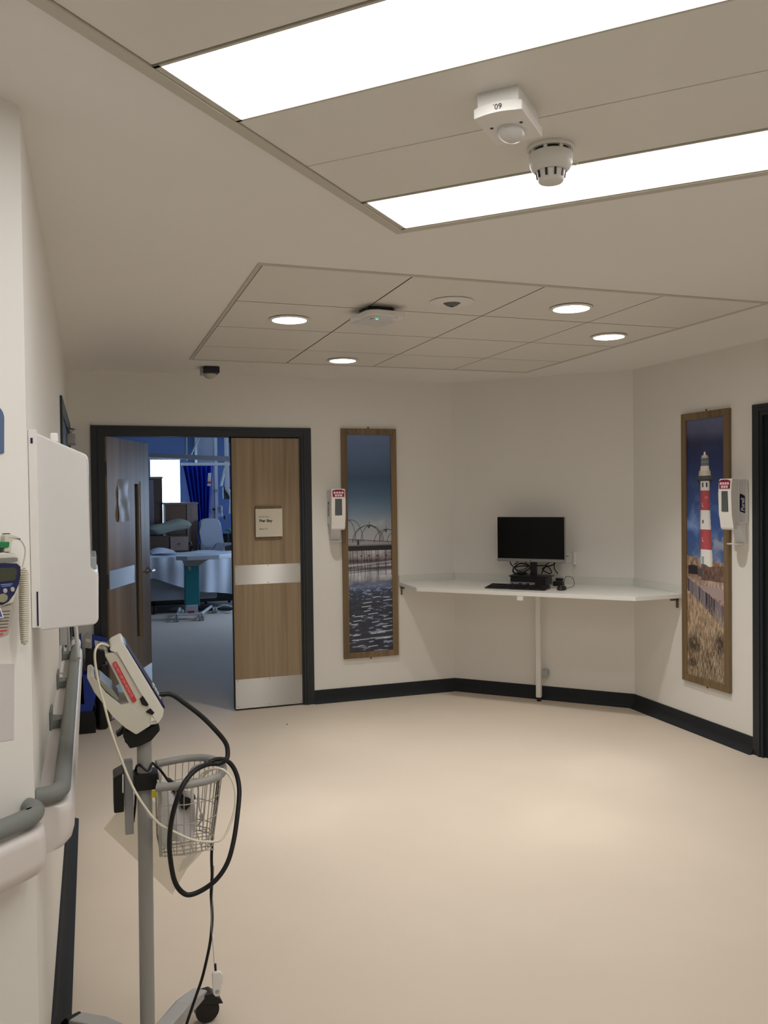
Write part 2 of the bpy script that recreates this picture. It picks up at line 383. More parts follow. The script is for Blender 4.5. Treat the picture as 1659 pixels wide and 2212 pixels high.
# passive infrared sensor near the door
r = thing('movement_detector', (.8, 5.95, CEIL-.07), 'small black box with a white dome under the ceiling above the open door', 'movement detector')
build('housing', MB().box((.742, 5.86, CEIL-.045), (.848, 5.99, CEIL-.001), bev=.006), mat('dark_navy_plastic', (22, 22, 40), .4), r)
build('base', MB().box((.73, 5.91, CEIL-.05), (.77, 6.0, CEIL-.0005), bev=.006), GREYP, r)
build('dome', MB().lathe([(.045, CEIL-.045), (.044, CEIL-.055), (.03, CEIL-.072), (0, CEIL-.08)], Matrix.Translation((.79, 5.94, 0)), 24), mat('frosted_dome', (190, 190, 175), .4), r)

# boxed ceiling sensor on the slanted planks
a0, a1, b0, b1 = -.79, -.64, .545, .640
a_ = (-.783, -.640)
r = thing('occupancy_sensor', TA @ Vector((.59, -.71, CEIL-.07)), 'boxy white ceiling sensor with a bulging lens and handwritten 60 beside the lit panel', 'occupancy sensor')
zb = CEIL-.062
pA0, pA1 = -.788, -.628; pB0, pB1 = .546, .640
build('housing', MB().box((pB0, pA0, zb+.020), (pB1, pA1, CEIL-.006), TA, bev=.003), WHITE, r)
lip = [(pB0-.008, pA1)] + [(pB0-.008+(pB1-pB0+.016)*k/10, pA0-.002-.012*math.sin(math.pi*k/10)) for k in range(11)] + [(pB1+.008, pA1)]
build('cover_plate', MB().prism(lip, zb, zb+.022, TA, 'z', bev=.003), WHITE, r)
cx, cy = (pB0+pB1)/2, pA0+.095
TL = TA @ Matrix.Translation((cx, cy, 0)) @ Matrix.Diagonal((1.05, 1.5, 1, 1))
build('lens', MB().lathe([(.028, zb+.001), (.0275, zb-.008), (.022, zb-.016), (.012, zb-.021), (0, zb-.022)], TL, 28), mat('frosted_lens', (214, 214, 210), .3), r)
for sx in (-.034, .034): build('screw', MB().lathe([(.004, zb+.001), (.004, zb-.0012), (0, zb-.0012)], TA @ Matrix.Translation((cx+sx, cy-.035, 0)), 10), INK, r)
# handwriting, upside down to the viewer, on the lip's front edge
TT = TA @ Matrix.Translation((cx+.014, pA0-.0143, zb+.017)) @ Matrix.Rotation(math.radians(90), 4, 'X') @ Matrix.Rotation(math.radians(180), 4, 'Z')
text('handwriting', '60.', .017, INK, r, TT, .0004)
# smoke detector
cx, cy = 1.120, 1.919
r = thing('smoke_detector', (cx, cy, CEIL-.1), 'round white smoke detector with slots hanging in front of the lit ceiling panel', 'smoke detector')
T = Matrix.Translation((cx, cy, 0)) @ Matrix.Diagonal((1.08, 1.08, 1, 1)); SD = mat('smoke_detector_plastic', (214, 212, 206), .4)
z = CEIL-.007
build('base', MB().lathe([(.054, z), (.055, z-.006), (.052, z-.010)], T, 48), SD, r)
m = MB()
for k in range(8):
    a = 2*math.pi*k/8; m.box((.041, -.004, z-.020), (.049, .004, z-.008), T @ Matrix.Rotation(a, 4, 'Z'))
m.lathe([(.043, z-.008), (.043, z-.021)], T, 32, 1)
build('vent_ring', m, [SD, BLACK], r)
build('body', MB().lathe([(.049, z-.018), (.051, z-.022), (.0505, z-.040), (.049, z-.045), (.047, z-.053), (.041, z-.060), (.034, z-.064)], T, 48), SD, r)
build('chamber', MB().lathe([(.034, z-.060), (.0335, z-.066), (.030, z-.085), (.027, z-.089), (.020, z-.0905), (0, z-.091)], T, 40), SD, r)
for k in range(10): 
    TK = T @ Matrix.Rotation(2*math.pi*k/10+.1, 4, 'Z')
    build('slot', MB().prism([(.0325, z-.061), (.0362, z-.061), (.0333, z-.080), (.0308, z-.080)], -.0026, .0026, TK, 'y'), BLACK, r)
build('tag_loop', MB().tube([(cx+.050, cy-.01, z-.034), (cx+.058, cy-.016, z-.033), (cx+.066, cy-.017, z-.037), (cx+.064, cy-.014, z-.043), (cx+.05, cy-.012, z-.041)], .0016, 8), SD, r)

# ------------------------------------------------------------------ the double door
d1 = struct('door_1', U_(.007, 1.587, 2.102, .078, .067, -.014, .15, WB).add_(U_(.05, 1.544, 2.078, .016, .016, -.021, -.013, WB)).add_(U_(.078, 1.516, 2.044, .021, .012, -.004, .006, WB))
    .box((.98, .0465, 1.99), (1.51, .08, 2.04), WB).box((.99, .012, 0), (1.509, .03, .014), WB).box((1.494, .0465, 0), (1.515, .08, 2.0), WB), FRAME, smooth=False)  # hidden stops and bottom seal added to block light leaks round the leaf
def leaf(W, w, h=2.024):
    lf = build('door_leaf', MB().box((0, 0, .012), (w, .044, h), W, bev=.002, seg=1), OAK, d1)
    return lf
LR = Fr((.986, YB+.001), (1, 0), (0, 1))
lf = leaf(LR, .511)
build('leaf_edge', MB().box((-.004, .001, .012), (.0, .045, 2.024), LR), mat('dark_edge', (30, 24, 20), .6), lf)
def screws(p, W, xs, zs, y):
    m = MB()
    for x in xs:
        for z in zs: m.lathe([(.004, 0), (.0035, .0012), (0, .0015)], W @ Matrix.Translation((x, y, z)) @ Matrix.Rotation(math.radians(90), 4, 'X'), 10)
    build('screws', m, MIDG, p)
p = build('push_plate', MB().box((.012, -.0015, .936), (.507, .0, 1.080), LR), STEEL, lf); screws(p, LR, (.022, .26, .497), (.945, 1.071), -.0015)
p = build('kick_plate', MB().box((.004, -.0015, .014), (.509, .0, .232), LR), STEEL, lf); screws(p, LR, (.02, .26, .497), (.03, .222), -.0015)
# open leaf
dv = Vector((.449-.11, 7.22-6.335)).normalized()
LO = Fr((.112, 6.335), (dv.x, dv.y), (-dv.y, dv.x))     # seen face is its local -y side
lo = build('door_leaf', MB().box((0, 0, .012), (.575, .044, 2.03), LO).box((.735, 0, .012), (.95, .044, 2.03), LO)
    .box((.575, 0, .012), (.735, .044, .48), LO).box((.575, 0, 1.72), (.735, .044, 2.03), LO), OAK, d1, smooth=False)
build('vision_panel', MB().box((.6, .018, .49), (.71, .026, 1.71), LO), GLASS, lo)
build('glazing_bead', MB().box((.575, .004, .48), (.603, .04, 1.72), LO).box((.707, .004, .48), (.735, .04, 1.72), LO).box((.603, .004, .48), (.707, .04, .50), LO).box((.603, .004, 1.70), (.707, .04, 1.72), LO), OAK, lo)
p = build('push_plate', MB().box((.01, -.0015, .938), (.555, .0, 1.072), LO), STEEL, lo)
p = build('kick_plate', MB().box((.006, -.0015, .014), (.944, .0, .235), LO), STEEL, lo)
build('handle', MB().tube([(.885, -.005, 1.0), (.885, -.045, 1.0), (.870, -.058, 1.0), (.78, -.06, 1.0)], .0095, 12, 4, LO)
    .lathe([(.027, 0), (.026, .008), (0, .009)], LO @ Matrix.Translation((.885, 0, 1.0)) @ Matrix.Rotation(math.radians(90), 4, 'X'), 24)
    .tube([(.885, .045, 1.0), (.885, .09, 1.0), (.870, .1, 1.0), (.78, .102, 1.0)], .0095, 12, 4, LO), CHROME, lo)
m = MB()
for zz in (.25, 1.0, 1.8): m.cyl((.104, 6.322, zz-.05), (.104, 6.322, zz+.05), .007, n=12).box((.0855, 6.30, zz-.05), (.1035, 6.335, zz+.05))
build('hinge', m, mat('dull_hinge', (70, 62, 52), .5, metal=.6), d1)
# sheet on the open leaf
def sheetfn(u, v):
    x = .205+.235*u; zz = 1.415+.31*v
    return LO @ Vector((x, -.006-.004*math.sin(7*u+5*v)-.003*math.sin(11*v-3*u), zz))
single('laminated_notice', MB().grid(sheetfn, 14, 18, .0006), mat('laminated_sheet', (170, 172, 178), .42), 'crinkled laminated sheet fixed to the open door leaf beside its narrow window', 'notice')
# name sign
r = thing('door_sign', WB @ Vector((1.255, -.004, 1.28)), 'square cream ward name sign on the closed oak door leaf', 'door sign')
build('backing_board', MB().box((1.157, -.010, 1.268), (1.352, .0, 1.517), WB, bev=.001, seg=1), wood('sign_backing_wood', (104, 84, 62), (124, 102, 78)), r)
fc = build('sign_face', MB().box((1.154, -.020, 1.288), (1.356, -.010, 1.497), WB, bev=.001, seg=1), mat('cream_sign', (212, 206, 190), .5), r)
text('lettering', 'Pier Bay', .0275, INK, fc, TW(WB, 1.181, -.0205, 1.399), .0003, bold=.0009, sx=1.08)
text('lettering', 'B1/PR/TR/A', .0165, mat('grey_ink', (110, 105, 96), .6), fc, TW(WB, 1.181, -.0205, 1.431), .0003, sx=.95)
text('lettering', 'Beds 2-5', .0165, MATS['grey_ink'], fc, TW(WB, 1.181, -.0205, 1.342), .0003, bold=.0002, sx=1.05)

# door in the right wall, only its frame edge in view
d2 = struct('door_2', U_(-4.104, -3.05, 2.102, .080, .067, -.014, .15, WR).add_(U_(-4.06, -3.09, 2.076, .016, .016, -.021, -.013, WR)).add_(U_(-4.026, -3.13, 2.04, .02, .012, .01, .14, WR)), FRAME, smooth=False)
build('door_leaf', MB().box((-4.01, .05, .01), (-3.13, .095, 2.04), WR), FRAME, d2)
# door in the left wall
d3 = struct('door_3', U_(4.48, 6.28, 2.102, .09, .082, -.012, .002, WL), FRAME, smooth=False)
build('door_leaf', MB().box((4.57, -.003, .01), (6.19, .002, 2.02), WL), FRAME, d3)
build('door_closer', MB().box((5.55, -.055, 1.93), (5.80, -.003, 1.99), WL, bev=.006).tube([(5.6, -.03, 2.0), (5.75, -.05, 2.03), (5.95, -.012, 2.05)], .005, 8, 0, WL), GREYP, d3)

# ------------------------------------------------------------------ prints (computed colour per point)
def vnoise(h, w, sy, sx, seed):
    rg = np.random.RandomState(seed); out = np.zeros((h, w)); amp = 1; tot = 0
    for o_ in range(4):
        gy, gx = int(sy*2**o_)+2, int(sx*2**o_)+2; g = rg.rand(gy, gx)
        yy = np.linspace(0, gy-1.001, h); xx = np.linspace(0, gx-1.001, w)
        y0 = yy.astype(int); x0_ = xx.astype(int); fy = (yy-y0)[:, None]; fx = (xx-x0_)[None]; fy = fy*fy*(3-2*fy); fx = fx*fx*(3-2*fx)
        a = g[y0][:, x0_]; b = g[y0][:, x0_+1]; c = g[y0+1][:, x0_]; d = g[y0+1][:, x0_+1]
        out += amp*((a*(1-fx)+b*fx)*(1-fy)+(c*(1-fx)+d*fx)*fy); tot += amp; amp *= .5
    return out/tot
def ramp(v, keys):
    ks = [k for k, _ in keys]; return np.stack([np.interp(v, ks, [c[i] for _, c in keys]) for i in range(3)], -1)
def poly_line(img, pts, wd, col, a=1.0):
    h, w = img.shape[:2]; yy, xx = np.mgrid[0:h, 0:w].astype(float)
    for (xa, ya), (xb, yb) in zip(pts, pts[1:]):
        lo_x, hi_x = max(0, int(min(xa, xb)-wd-1)), min(w, int(max(xa, xb)+wd+2)); lo_y, hi_y = max(0, int(min(ya, yb)-wd-1)), min(h, int(max(ya, yb)+wd+2))
        if lo_x >= hi_x or lo_y >= hi_y: continue
        X = xx[lo_y:hi_y, lo_x:hi_x]; Y = yy[lo_y:hi_y, lo_x:hi_x]
        dx, dy = xb-xa, yb-ya; L = dx*dx+dy*dy+1e-9; t = np.clip(((X-xa)*dx+(Y-ya)*dy)/L, 0, 1)
        dist = np.hypot(X-xa-t*dx, Y-ya-t*dy); k = (np.clip(wd/2+.5-dist, 0, 1)*a)[..., None]
        img[lo_y:hi_y, lo_x:hi_x] = img[lo_y:hi_y, lo_x:hi_x]*(1-k)+np.array(col)*k
def rect(img, x0, y0, x1, y1, col, a=1.0):
    h, w = img.shape[:2]; X0, X1 = max(0, int(round(x0))), min(w, int(round(x1))); Y0, Y1 = max(0, int(round(y0))), min(h, int(round(y1)))
    img[Y0:Y1, X0:X1] = img[Y0:Y1, X0:X1]*(1-a)+np.array(col)*a
def pier(w=150, h=690):
    V = np.linspace(0, 1, h)[:, None]*np.ones((1, w)); U = np.ones((h, 1))*np.linspace(0, 1, w)
    img = ramp(V, [(0, (82, 98, 134)), (.08, (70, 90, 122)), (.2, (48, 70, 96)), (.28, (60, 84, 110)), (.36, (94, 112, 130)), (.42, (124, 130, 138)), (.5, (140, 139, 142)), (.55, (140, 138, 140))])
    n = vnoise(h, w, 40, 3, 1); n2 = vnoise(h, w, 120, 5, 2); n3 = vnoise(h, w, 160, 14, 5)
    cl = np.clip((vnoise(h, w, 18, 4, 9)-.4)*4, 0, 1)*np.exp(-((V-.41)/.02)**2)*np.clip((U-.35)*3, 0, 1); img += cl[..., None]*16
    sx = lambda x: (x-272)/415*w
    sy = lambda y: (y-145)/1950*h
    # beach and water bands
    m_ = (V > .53)
    band = ramp(V, [(.53, (150, 150, 158)), (.56, (112, 106, 108)), (.585, (84, 78, 82)), (.602, (160, 160, 168)), (.615, (70, 68, 74)), (.63, (150, 152, 160)), (.665, (138, 140, 148)), (.685, (96, 102, 122)), (.70, (84, 94, 120)), (.72, (50, 58, 76)), (.78, (42, 46, 58)), (1, (38, 42, 54))])
    band = band + ((n-.5)*60*(V < .7)+(n2-.5)*36)[..., None]
    img = np.where(m_[..., None], band, img)
    st = (n2 > .68-.07*np.clip((V-.9)/.1, 0, 1))*(V > .70); img = np.where(st[..., None], img*.35+np.array((150, 164, 196))*.65, img)
    st = (n3 > .63)*(V > .69)*(V < .76); img = np.where(st[..., None], (100, 112, 146), img)
    for (xa, ya, xb) in ((415, 1655, 490), (395, 1690, 480), (415, 1730, 470), (500, 1608, 565), (600, 1640, 680), (455, 1757, 545), (320, 1775, 400), (315, 1815, 390), (600, 1812, 690), (490, 1833, 555), (585, 1875, 692), (295, 1845, 355), (300, 1765, 325), (310, 1945, 375), (480, 1935, 560), (560, 1922, 680), (300, 1985, 460), (470, 1975, 690), (520, 1985, 660), (460, 2008, 500), (450, 2050, 540), (360, 2040, 400)):
        poly_line(img, [(sx(xa), sy(ya)), (sx((xa+xb)/2), sy(ya-3)), (sx(xb), sy(ya-6))], 2.2, (182, 196, 214), .9)
    dk = (34, 34, 40)
    for (cx_, rx, top, base) in ((262, 84, 900, 1100), (300, 112, 905, 1100), (468, 140, 957, 1100), (485, 92, 960, 1105), (455, 140, 960, 1105), (640, 120, 998, 1110), (655, 90, 1000, 1110), (735, 92, 1015, 1115)):
        P = [(sx(cx_-rx*math.cos(t)), sy(base-(base-top)*math.sin(t))) for t in np.linspace(0, math.pi, 40)]
        poly_line(img, P, 1.5, dk, .85)
    for lx, ly in ((473, 957), (633, 997)):
        poly_line(img, [(sx(lx-22), sy(ly)), (sx(lx+22), sy(ly))], 2, dk); poly_line(img, [(sx(lx), sy(ly-30)), (sx(lx), sy(ly+24))], 1, dk)
        rect(img, sx(lx-6), sy(ly+10), sx(lx+7), sy(ly+26), dk)
    rl = lambda x: 1078+(x-272)*.075
    poly_line(img, [(0, sy(rl(272))), (w, sy(rl(687)))], 1.6, dk)
    for k in range(44):
        x = 272+k*9.7; poly_line(img, [(sx(x), sy(rl(x))), (sx(x), sy(1136))], 1, dk, .8)
    rect(img, sx(358), sy(1082), sx(376), sy(1136), dk)
    rect(img, 0, sy(1132), w, sy(1142), (92, 92, 98)); rect(img, 0, sy(1142), w, sy(1184), (28, 26, 32))
    for k, (x, dx_) in enumerate(((312, 16), (355, 8), (402, -12), (420, 12), (445, 12), (468, 4), (490, -8), (530, 14), (545, 10), (560, -4), (620, 4), (632, -2), (680, 2), (290, 6))):
        yb = 1380 if x < 600 else 1320
        poly_line(img, [(sx(x), sy(1184)), (sx(x+dx_), sy(yb))], 1.7, dk, .9)
        poly_line(img, [(sx(x+dx_), sy(yb)), (sx(x+dx_*.3), sy(yb+90))], 1.4, (52, 52, 62), .8)
        rect(img, sx(x+dx_*.4-9), sy(1266-40*(k % 3 == 2)), sx(x+dx_*.4+9), sy(1280-40*(k % 3 == 2)), dk)
    for yb, c in ((1358, dk), (1375, (60, 58, 66)), (1325, (44, 42, 50)), (1308, (150, 150, 156)), (1290, (60, 56, 62))):
        poly_line(img, [(0, sy(yb+6)), (w, sy(yb-22))], 2.4, c, .85)
    return img
def lighthouse(w=150, h=690):
    V = np.linspace(0, 1, h)[:, None]*np.ones((1, w)); U = np.ones((h, 1))*np.linspace(0, 1, w)
    sx = lambda x: (x-150)/282*w
    sy = lambda y: (y-148)/1930*h
    n = vnoise(h, w, 16, 3, 11); n2 = vnoise(h, w, 34, 4, 12); gr = vnoise(h, w, 60, 28, 13); g2 = vnoise(h, w, 22, 7, 14)
    img = ramp(V, [(0, (76, 82, 112)), (.05, (64, 70, 98)), (.09, (30, 36, 66)), (.14, (26, 36, 76)), (.2, (32, 46, 90)), (.3, (44, 64, 112)), (.42, (46, 72, 124)), (.53, (58, 78, 116))])
    img += (np.clip(n-.52, 0, 1)*170*np.clip((V-.18)/.2, .15, 1))[..., None]*np.array((1, .95, .9))
    cl = np.clip((n2-.40)*6, 0, 1)*np.clip((U-.5)*4, 0, 1)*np.exp(-((V-.475)/.035)**2); img = img*(1-.7*cl[..., None])+np.array((148, 146, 154))*.7*cl[..., None]
    # tower
    def taper(y0, y1, w0, w1, col, cx0=288, cx1=288):
        for yy in range(int(sy(y0)), int(sy(y1))):
            t = (yy-sy(y0))/(sy(y1)-sy(y0)); c = cx0+(cx1-cx0)*t; hw = (w0+(w1-w0)*t)/2
            xa, xb = int(round(sx(c-hw))), int(round(sx(c+hw)))
            k = np.linspace(0, 1, max(1, xb-xa))[:, None]; img[yy, xa:xb] = np.array(col)*(.82+.3*np.sin(k*2.6+.4))
    wt = (188, 184, 178); rd = (140, 62, 68)
    taper(395, 420, 12, 20, wt, 288, 288); taper(420, 440, 44, 56, (150, 150, 140)); taper(440, 500, 56, 56, (62, 74, 84))
    for k in range(6): poly_line(img, [(sx(262+k*10.5), sy(436)), (sx(262+k*10.5), sy(500))], .9, (180, 180, 170))
    poly_line(img, [(sx(260), sy(468)), (sx(316), sy(468))], 1, (170, 170, 160))
    taper(500, 535, 62, 70, wt); taper(535, 572, 84, 92, (168, 160, 152)); taper(575, 600, 120, 128, (58, 66, 70)); taper(600, 634, 118, 80, (40, 44, 48))
    taper(612, 680, 66, 68, wt, 289, 290); rect(img, sx(268), sy(622), sx(278), sy(655), (40, 50, 60)); rect(img, sx(296), sy(622), sx(308), sy(655), (40, 50, 60))
    taper(680, 826, 68, 72, rd, 290, 291); taper(826, 970, 72, 80, wt, 291, 293); taper(970, 1116, 80, 86, rd, 293, 297); taper(1116, 1252, 84, 92, wt, 298, 300)
    rect(img, sx(268), sy(898), sx(277), sy(922), (50, 56, 66)); poly_line(img, [(sx(268), sy(770)), (sx(269), sy(796)), (sx(276), sy(797))], 1.2, (210, 200, 200)); poly_line(img, [(sx(268), sy(1028)), (sx(269), sy(1054)), (sx(276), sy(1055))], 1.2, (210, 200, 200))
    rect(img, sx(288), sy(722), sx(312), sy(740), (190, 110, 112), .6); rect(img, sx(262), sy(1168), sx(280), sy(1226), (120, 140, 154))
    # ground
    hz = 1172+(U*282)*.12
    Yp = 148+V*1930
    isg = (Yp > hz) & ~((Yp < 1252) & (np.abs(150+U*282-299) < 45))
    g = ramp(V, [(.52, (158, 122, 98)), (.56, (130, 106, 88)), (.59, (110, 90, 78)), (.615, (152, 126, 106)), (.66, (160, 142, 130)), (.70, (150, 122, 96)), (.80, (150, 126, 98)), (.9, (118, 98, 74)), (1, (128, 110, 86))])
    g = g*np.array((.9, .92, .97)) + ((gr-.5)*100)[..., None]; img = np.where(isg[..., None], g, img)
    b = (Yp > 1215+40*g2)*(Yp < 1345)*(U > .38); img = np.where(b[..., None], np.array((88, 68, 60))+((gr-.5)*60)[..., None], img)
    rect(img, sx(160), sy(1244), sx(232), sy(1310), (30, 28, 32)); rect(img, sx(175), sy(1238), sx(215), sy(1250), (34, 32, 34)); rect(img, sx(232), sy(1262), sx(270), sy(1320), (70, 62, 62))
    pth = (Yp > 1380+U*20)*(Yp < 1430+U*50)*(U > .35); img = np.where(pth[..., None], (136, 122, 122), img)
    for k in range(46):
        x = 152+k*6.3; yt = 1340+max(0, (x-152))*.70*.95+random.uniform(-6, 6); c = random.choice(((92, 86, 94), (78, 72, 80), (112, 104, 108), (46, 42, 48), (98, 92, 98)))
        rect(img, sx(x), sy(yt), sx(x+6.6), sy(yt+95+.22*(x-152)), c)
    rg = random.Random(5)
    for k in range(900):
        x = rg.uniform(0, w); y = h*(rg.uniform(.70, 1.0)); 
        if y < sy(1470+(x/w)*170): continue
        L = rg.uniform(8, 30); a = rg.uniform(-.5, .5); f = rg.random(); yv = y/h
        dkp = .42 if yv > .84 else .18
        c = (50, 45, 42) if f < dkp else ((166, 150, 128) if f < .75 else (128, 113, 96))
        poly_line(img, [(x, y), (x+a*L*.5, y-L*.6), (x+a*L, y-L)], 1.1, c, .7)
    for (cx_, cy_, rx, ry) in ((205, 1840, 60, 70), (395, 1790, 40, 110), (190, 1980, 40, 40)):
        X = (150+U*282-cx_)/rx; Y = (Yp-cy_)/ry; k = np.clip(1-(X*X+Y*Y), 0, 1)*.55*(gr > .42); img = img*(1-k[..., None])
    return img
def picture(W, xc, label, img, seed, w=.448, z0=.327, z1=2.103):
    r = thing('framed_picture', W @ Vector((xc, -.012, z0)), label, 'picture')
    fwid = .046; a, b = xc-w/2, xc+w/2; m = MB()
    m.prism([(a, z0), (b, z0), (b-fwid, z0+fwid), (a+fwid, z0+fwid)], -.024, -.002, W, bev=.0015); m.prism([(a, z1), (a+fwid, z1-fwid), (b-fwid, z1-fwid), (b, z1)], -.024, -.002, W, bev=.0015)
    m.prism([(a, z0), (a+fwid, z0+fwid), (a+fwid, z1-fwid), (a, z1)], -.024, -.002, W, bev=.0015); m.prism([(b, z0), (b, z1), (b-fwid, z1-fwid), (b-fwid, z0+fwid)], -.024, -.002, W, bev=.0015)
    build('frame', m, OAKP, r)
    for n_, zz in (('hanging_plate', z1), ('hanging_plate', z0)):
        sg = 1 if zz == z1 else -1
        build(n_, MB().box((xc-.006, -.004, zz-.004 if sg > 0 else zz-.016), (xc+.006, -.001, zz+.016 if sg > 0 else zz+.004), W, bev=.001, seg=1)
            .lathe([(.004, 0), (.004, .004), (0, .005)], W @ Matrix.Translation((xc, -.003, zz+sg*.010)) @ Matrix.Rotation(math.radians(90), 4, 'X'), 10), BRASS, r)
    h_, w_ = img.shape[:2]; x0_, x1_ = a+fwid-.001, b-fwid+.001; y0_, y1_ = z0+fwid-.001, z1-fwid+.001
    me = bpy.data.meshes.new('print'); X, Z = np.meshgrid(np.linspace(x0_, x1_, w_+1), np.linspace(y1_, y0_, h_+1))
    R3 = np.array(W.to_3x3()); tr = np.array(W.translation) - np.array(r.location)
    co = np.stack([X.ravel(), np.full(X.size, -.014), Z.ravel()], -1) @ R3.T + tr
    idx = np.arange((h_+1)*(w_+1)).reshape(h_+1, w_+1)
    fc_ = np.stack([idx[1:, :-1], idx[1:, 1:], idx[:-1, 1:], idx[:-1, :-1]], -1).reshape(-1, 4)
    me.vertices.add(len(co)); me.vertices.foreach_set('co', co.astype(np.float32).ravel())
    me.loops.add(fc_.size); me.loops.foreach_set('vertex_index', fc_.ravel().astype(np.int32))
    me.polygons.add(len(fc_)); me.polygons.foreach_set('loop_start', np.arange(0, fc_.size, 4, dtype=np.int32)); me.update(calc_edges=True)
    c = np.clip(img, 0, 255)/255; c = np.where(c <= .04045, c/12.92, ((c+.055)/1.055)**2.4)*PRINTK
    ca = me.color_attributes.new('print', 'FLOAT_COLOR', 'CORNER')
    cc = np.concatenate([np.clip(c, 0, .9).reshape(-1, 3), np.ones((h_*w_, 1))], -1); ca.data.foreach_set('color', np.repeat(cc, 4, 0).astype(np.float32).ravel())
    o = bpy.data.objects.new('print', me); C.objects.link(o); o.parent = r; me.materials.append(facecol('photo_print_'+str(seed), .38))
    build('backing', MB().box((a+.01, -.012, z0+.01), (b-.01, -.002, z1-.01), W), INK, r)
    return r
PRINTK = 1.7
picture(WB, 2.046, 'tall oak framed seaside print of a pier with lamp arches above wet sand', pier(), 1)
picture(WR, -4.515, 'tall oak framed print of a red and white striped lighthouse over dune grass', lighthouse(), 2)

# ------------------------------------------------------------------ hand sanitiser dispensers
def sanitiser(W, xc, zt, label, logo_right):
    r = thing('sanitiser_dispenser', W @ Vector((xc, 0, zt-.42)), label, 'hand sanitiser dispenser', 'wall hand sanitiser dispensers')
    w = .112; zb_ = zt-.285
    build('back_housing', MB().box((xc-w/2, -.085, zb_+.012), (xc+w/2, -.001, zt-.006), W, bev=.010, seg=3), WPLA, r)
    pf = [(-.080, zt-.004), (-.122, zt), (-.130, zt-.010), (-.133, zt-.09), (-.128, zt-.22), (-.118, zt-.300), (-.108, zt-.312), (-.090, zt-.31), (-.085, zt-.25), (-.080, zt-.22)]
    cv = build('front_cover', MB().prism([(p[0], p[1]) for p in pf], xc-w/2+.001, xc+w/2-.001, W, axis='x', bev=.006), WHITE, r)
    build('sight_window', MB().box((xc-.028, -.1345, zt-.200), (xc+.028, -.12, zt-.075), W, bev=.004), SMOKEW, cv)
    lb = build('label', MB().prism([(xc-.047, zt-.014), (xc-.02, zt-.007), (xc+.02, zt-.007), (xc+.047, zt-.014), (xc+.045, zt-.062), (xc-.045, zt-.062)], -.1338, -.128, W), mat('maroon_label', (140, 26, 62), .5), cv)
    m = MB()
    for i, n_ in ((0, 4), (1, 3)):
        for k in range(n_):
            x = xc+(k-(n_-1)/2)*.0205; z_ = zt-.030-.020*i
            m.lathe([(.0088, 0), (.0088, .0008), (0, .0008)], W @ Matrix.Translation((x, -.1338, z_)) @ Matrix.Rotation(math.radians(90), 4, 'X'), 14)
    build('label_dots', m, mat('pale_pink', (236, 214, 218), .5), lb)
    # drip tray hanging below
    m = MB()
    m.prism([(-.002, zb_+.02), (-.055, zb_+.02), (-.045, zb_-.02), (-.020, zb_-.100), (-.013, zb_-.112), (-.002, zb_-.112)], xc-.038, xc+.038, W, axis='x', bev=.002)
    m.lathe([(.040, 0), (.044, .004), (.041, .006), (.030, .003), (0, .002)], W @ Matrix.Translation((xc, -.055, zb_-.116)) @ Matrix.Diagonal((1, 1.25, 1, 1)), 28)
    build('drip_tray', m, WPLA, r)
    build('nozzle', MB().cyl(W @ Vector((xc, -.06, zb_+.016)), W @ Vector((xc, -.06, zb_-.002)), .012, .009, 14), MIDG, r)
    sd = 1 if logo_right else -1
    xs = xc-w/2-.0006 if not logo_right else xc+w/2-.0006
    bn = build('brand_badge', MB().prism([(-.070, zt-.098), (-.064, zt-.092), (-.034, zt-.104), (-.030, zt-.110), (-.030, zt-.212), (-.066, zt-.200), (-.070, zt-.194)], xs, xs+.0012, W, axis='x'), NAVY, r)
    if logo_right: TT = W @ Matrix.Translation((xs+.0014, -.037, zt-.199)) @ Matrix(((0, 0, 1, 0), (0, -1, 0, 0), (1, 0, 0, 0), (0, 0, 0, 1)))
    else: TT = W @ Matrix.Translation((xs-.0002, -.062, zt-.199)) @ Matrix(((0, 0, -1, 0), (0, 1, 0, 0), (1, 0, 0, 0), (0, 0, 0, 1)))
    text('brand_lettering', 'Purell', .034, PAPER, bn, TT, .0002, shear=.2, bold=.0008, sx=1.0)
    return r
sanitiser(WB, 1.763, 1.640, 'white hand sanitiser dispenser beside the pier picture', False)
sanitiser(WR, -4.20, 1.665, 'white hand sanitiser dispenser between the lighthouse picture and the dark door frame', True)

# ------------------------------------------------------------------ corner desk
r = thing('corner_worktop', (2.95, 5.5, 0), 'white corner worktop with an upstand, fixed across the angled wall on one white leg', 'worktop')
A_ = (2.285, YB-.001); B_ = (2.272, 5.875); C_ = (3.372, 4.74); D_ = (XR-.001, 4.745); E_ = (XR-.001, 5.30); G_ = (2.77, YB-.006)
build('top', MB().prism([A_, B_, C_, D_, E_, G_], .872, .9, axis='z', bev=.0015), LAMW, r)
build('upstand', MB().box((2.285, -.014, .9), (2.775, -.001, .952), WB).box((0, -.015, .9), (1.40, -.001, .952), WC).box((-5.30, -.014, .9), (-4.745, -.001, .952), WR), mat('pale_upstand', (216, 217, 212), .35), r)
lw = .026
LP = WC @ Vector((.672, -.075, 0)); TLg = WC @ Matrix.Translation((.650, -.085, 0))
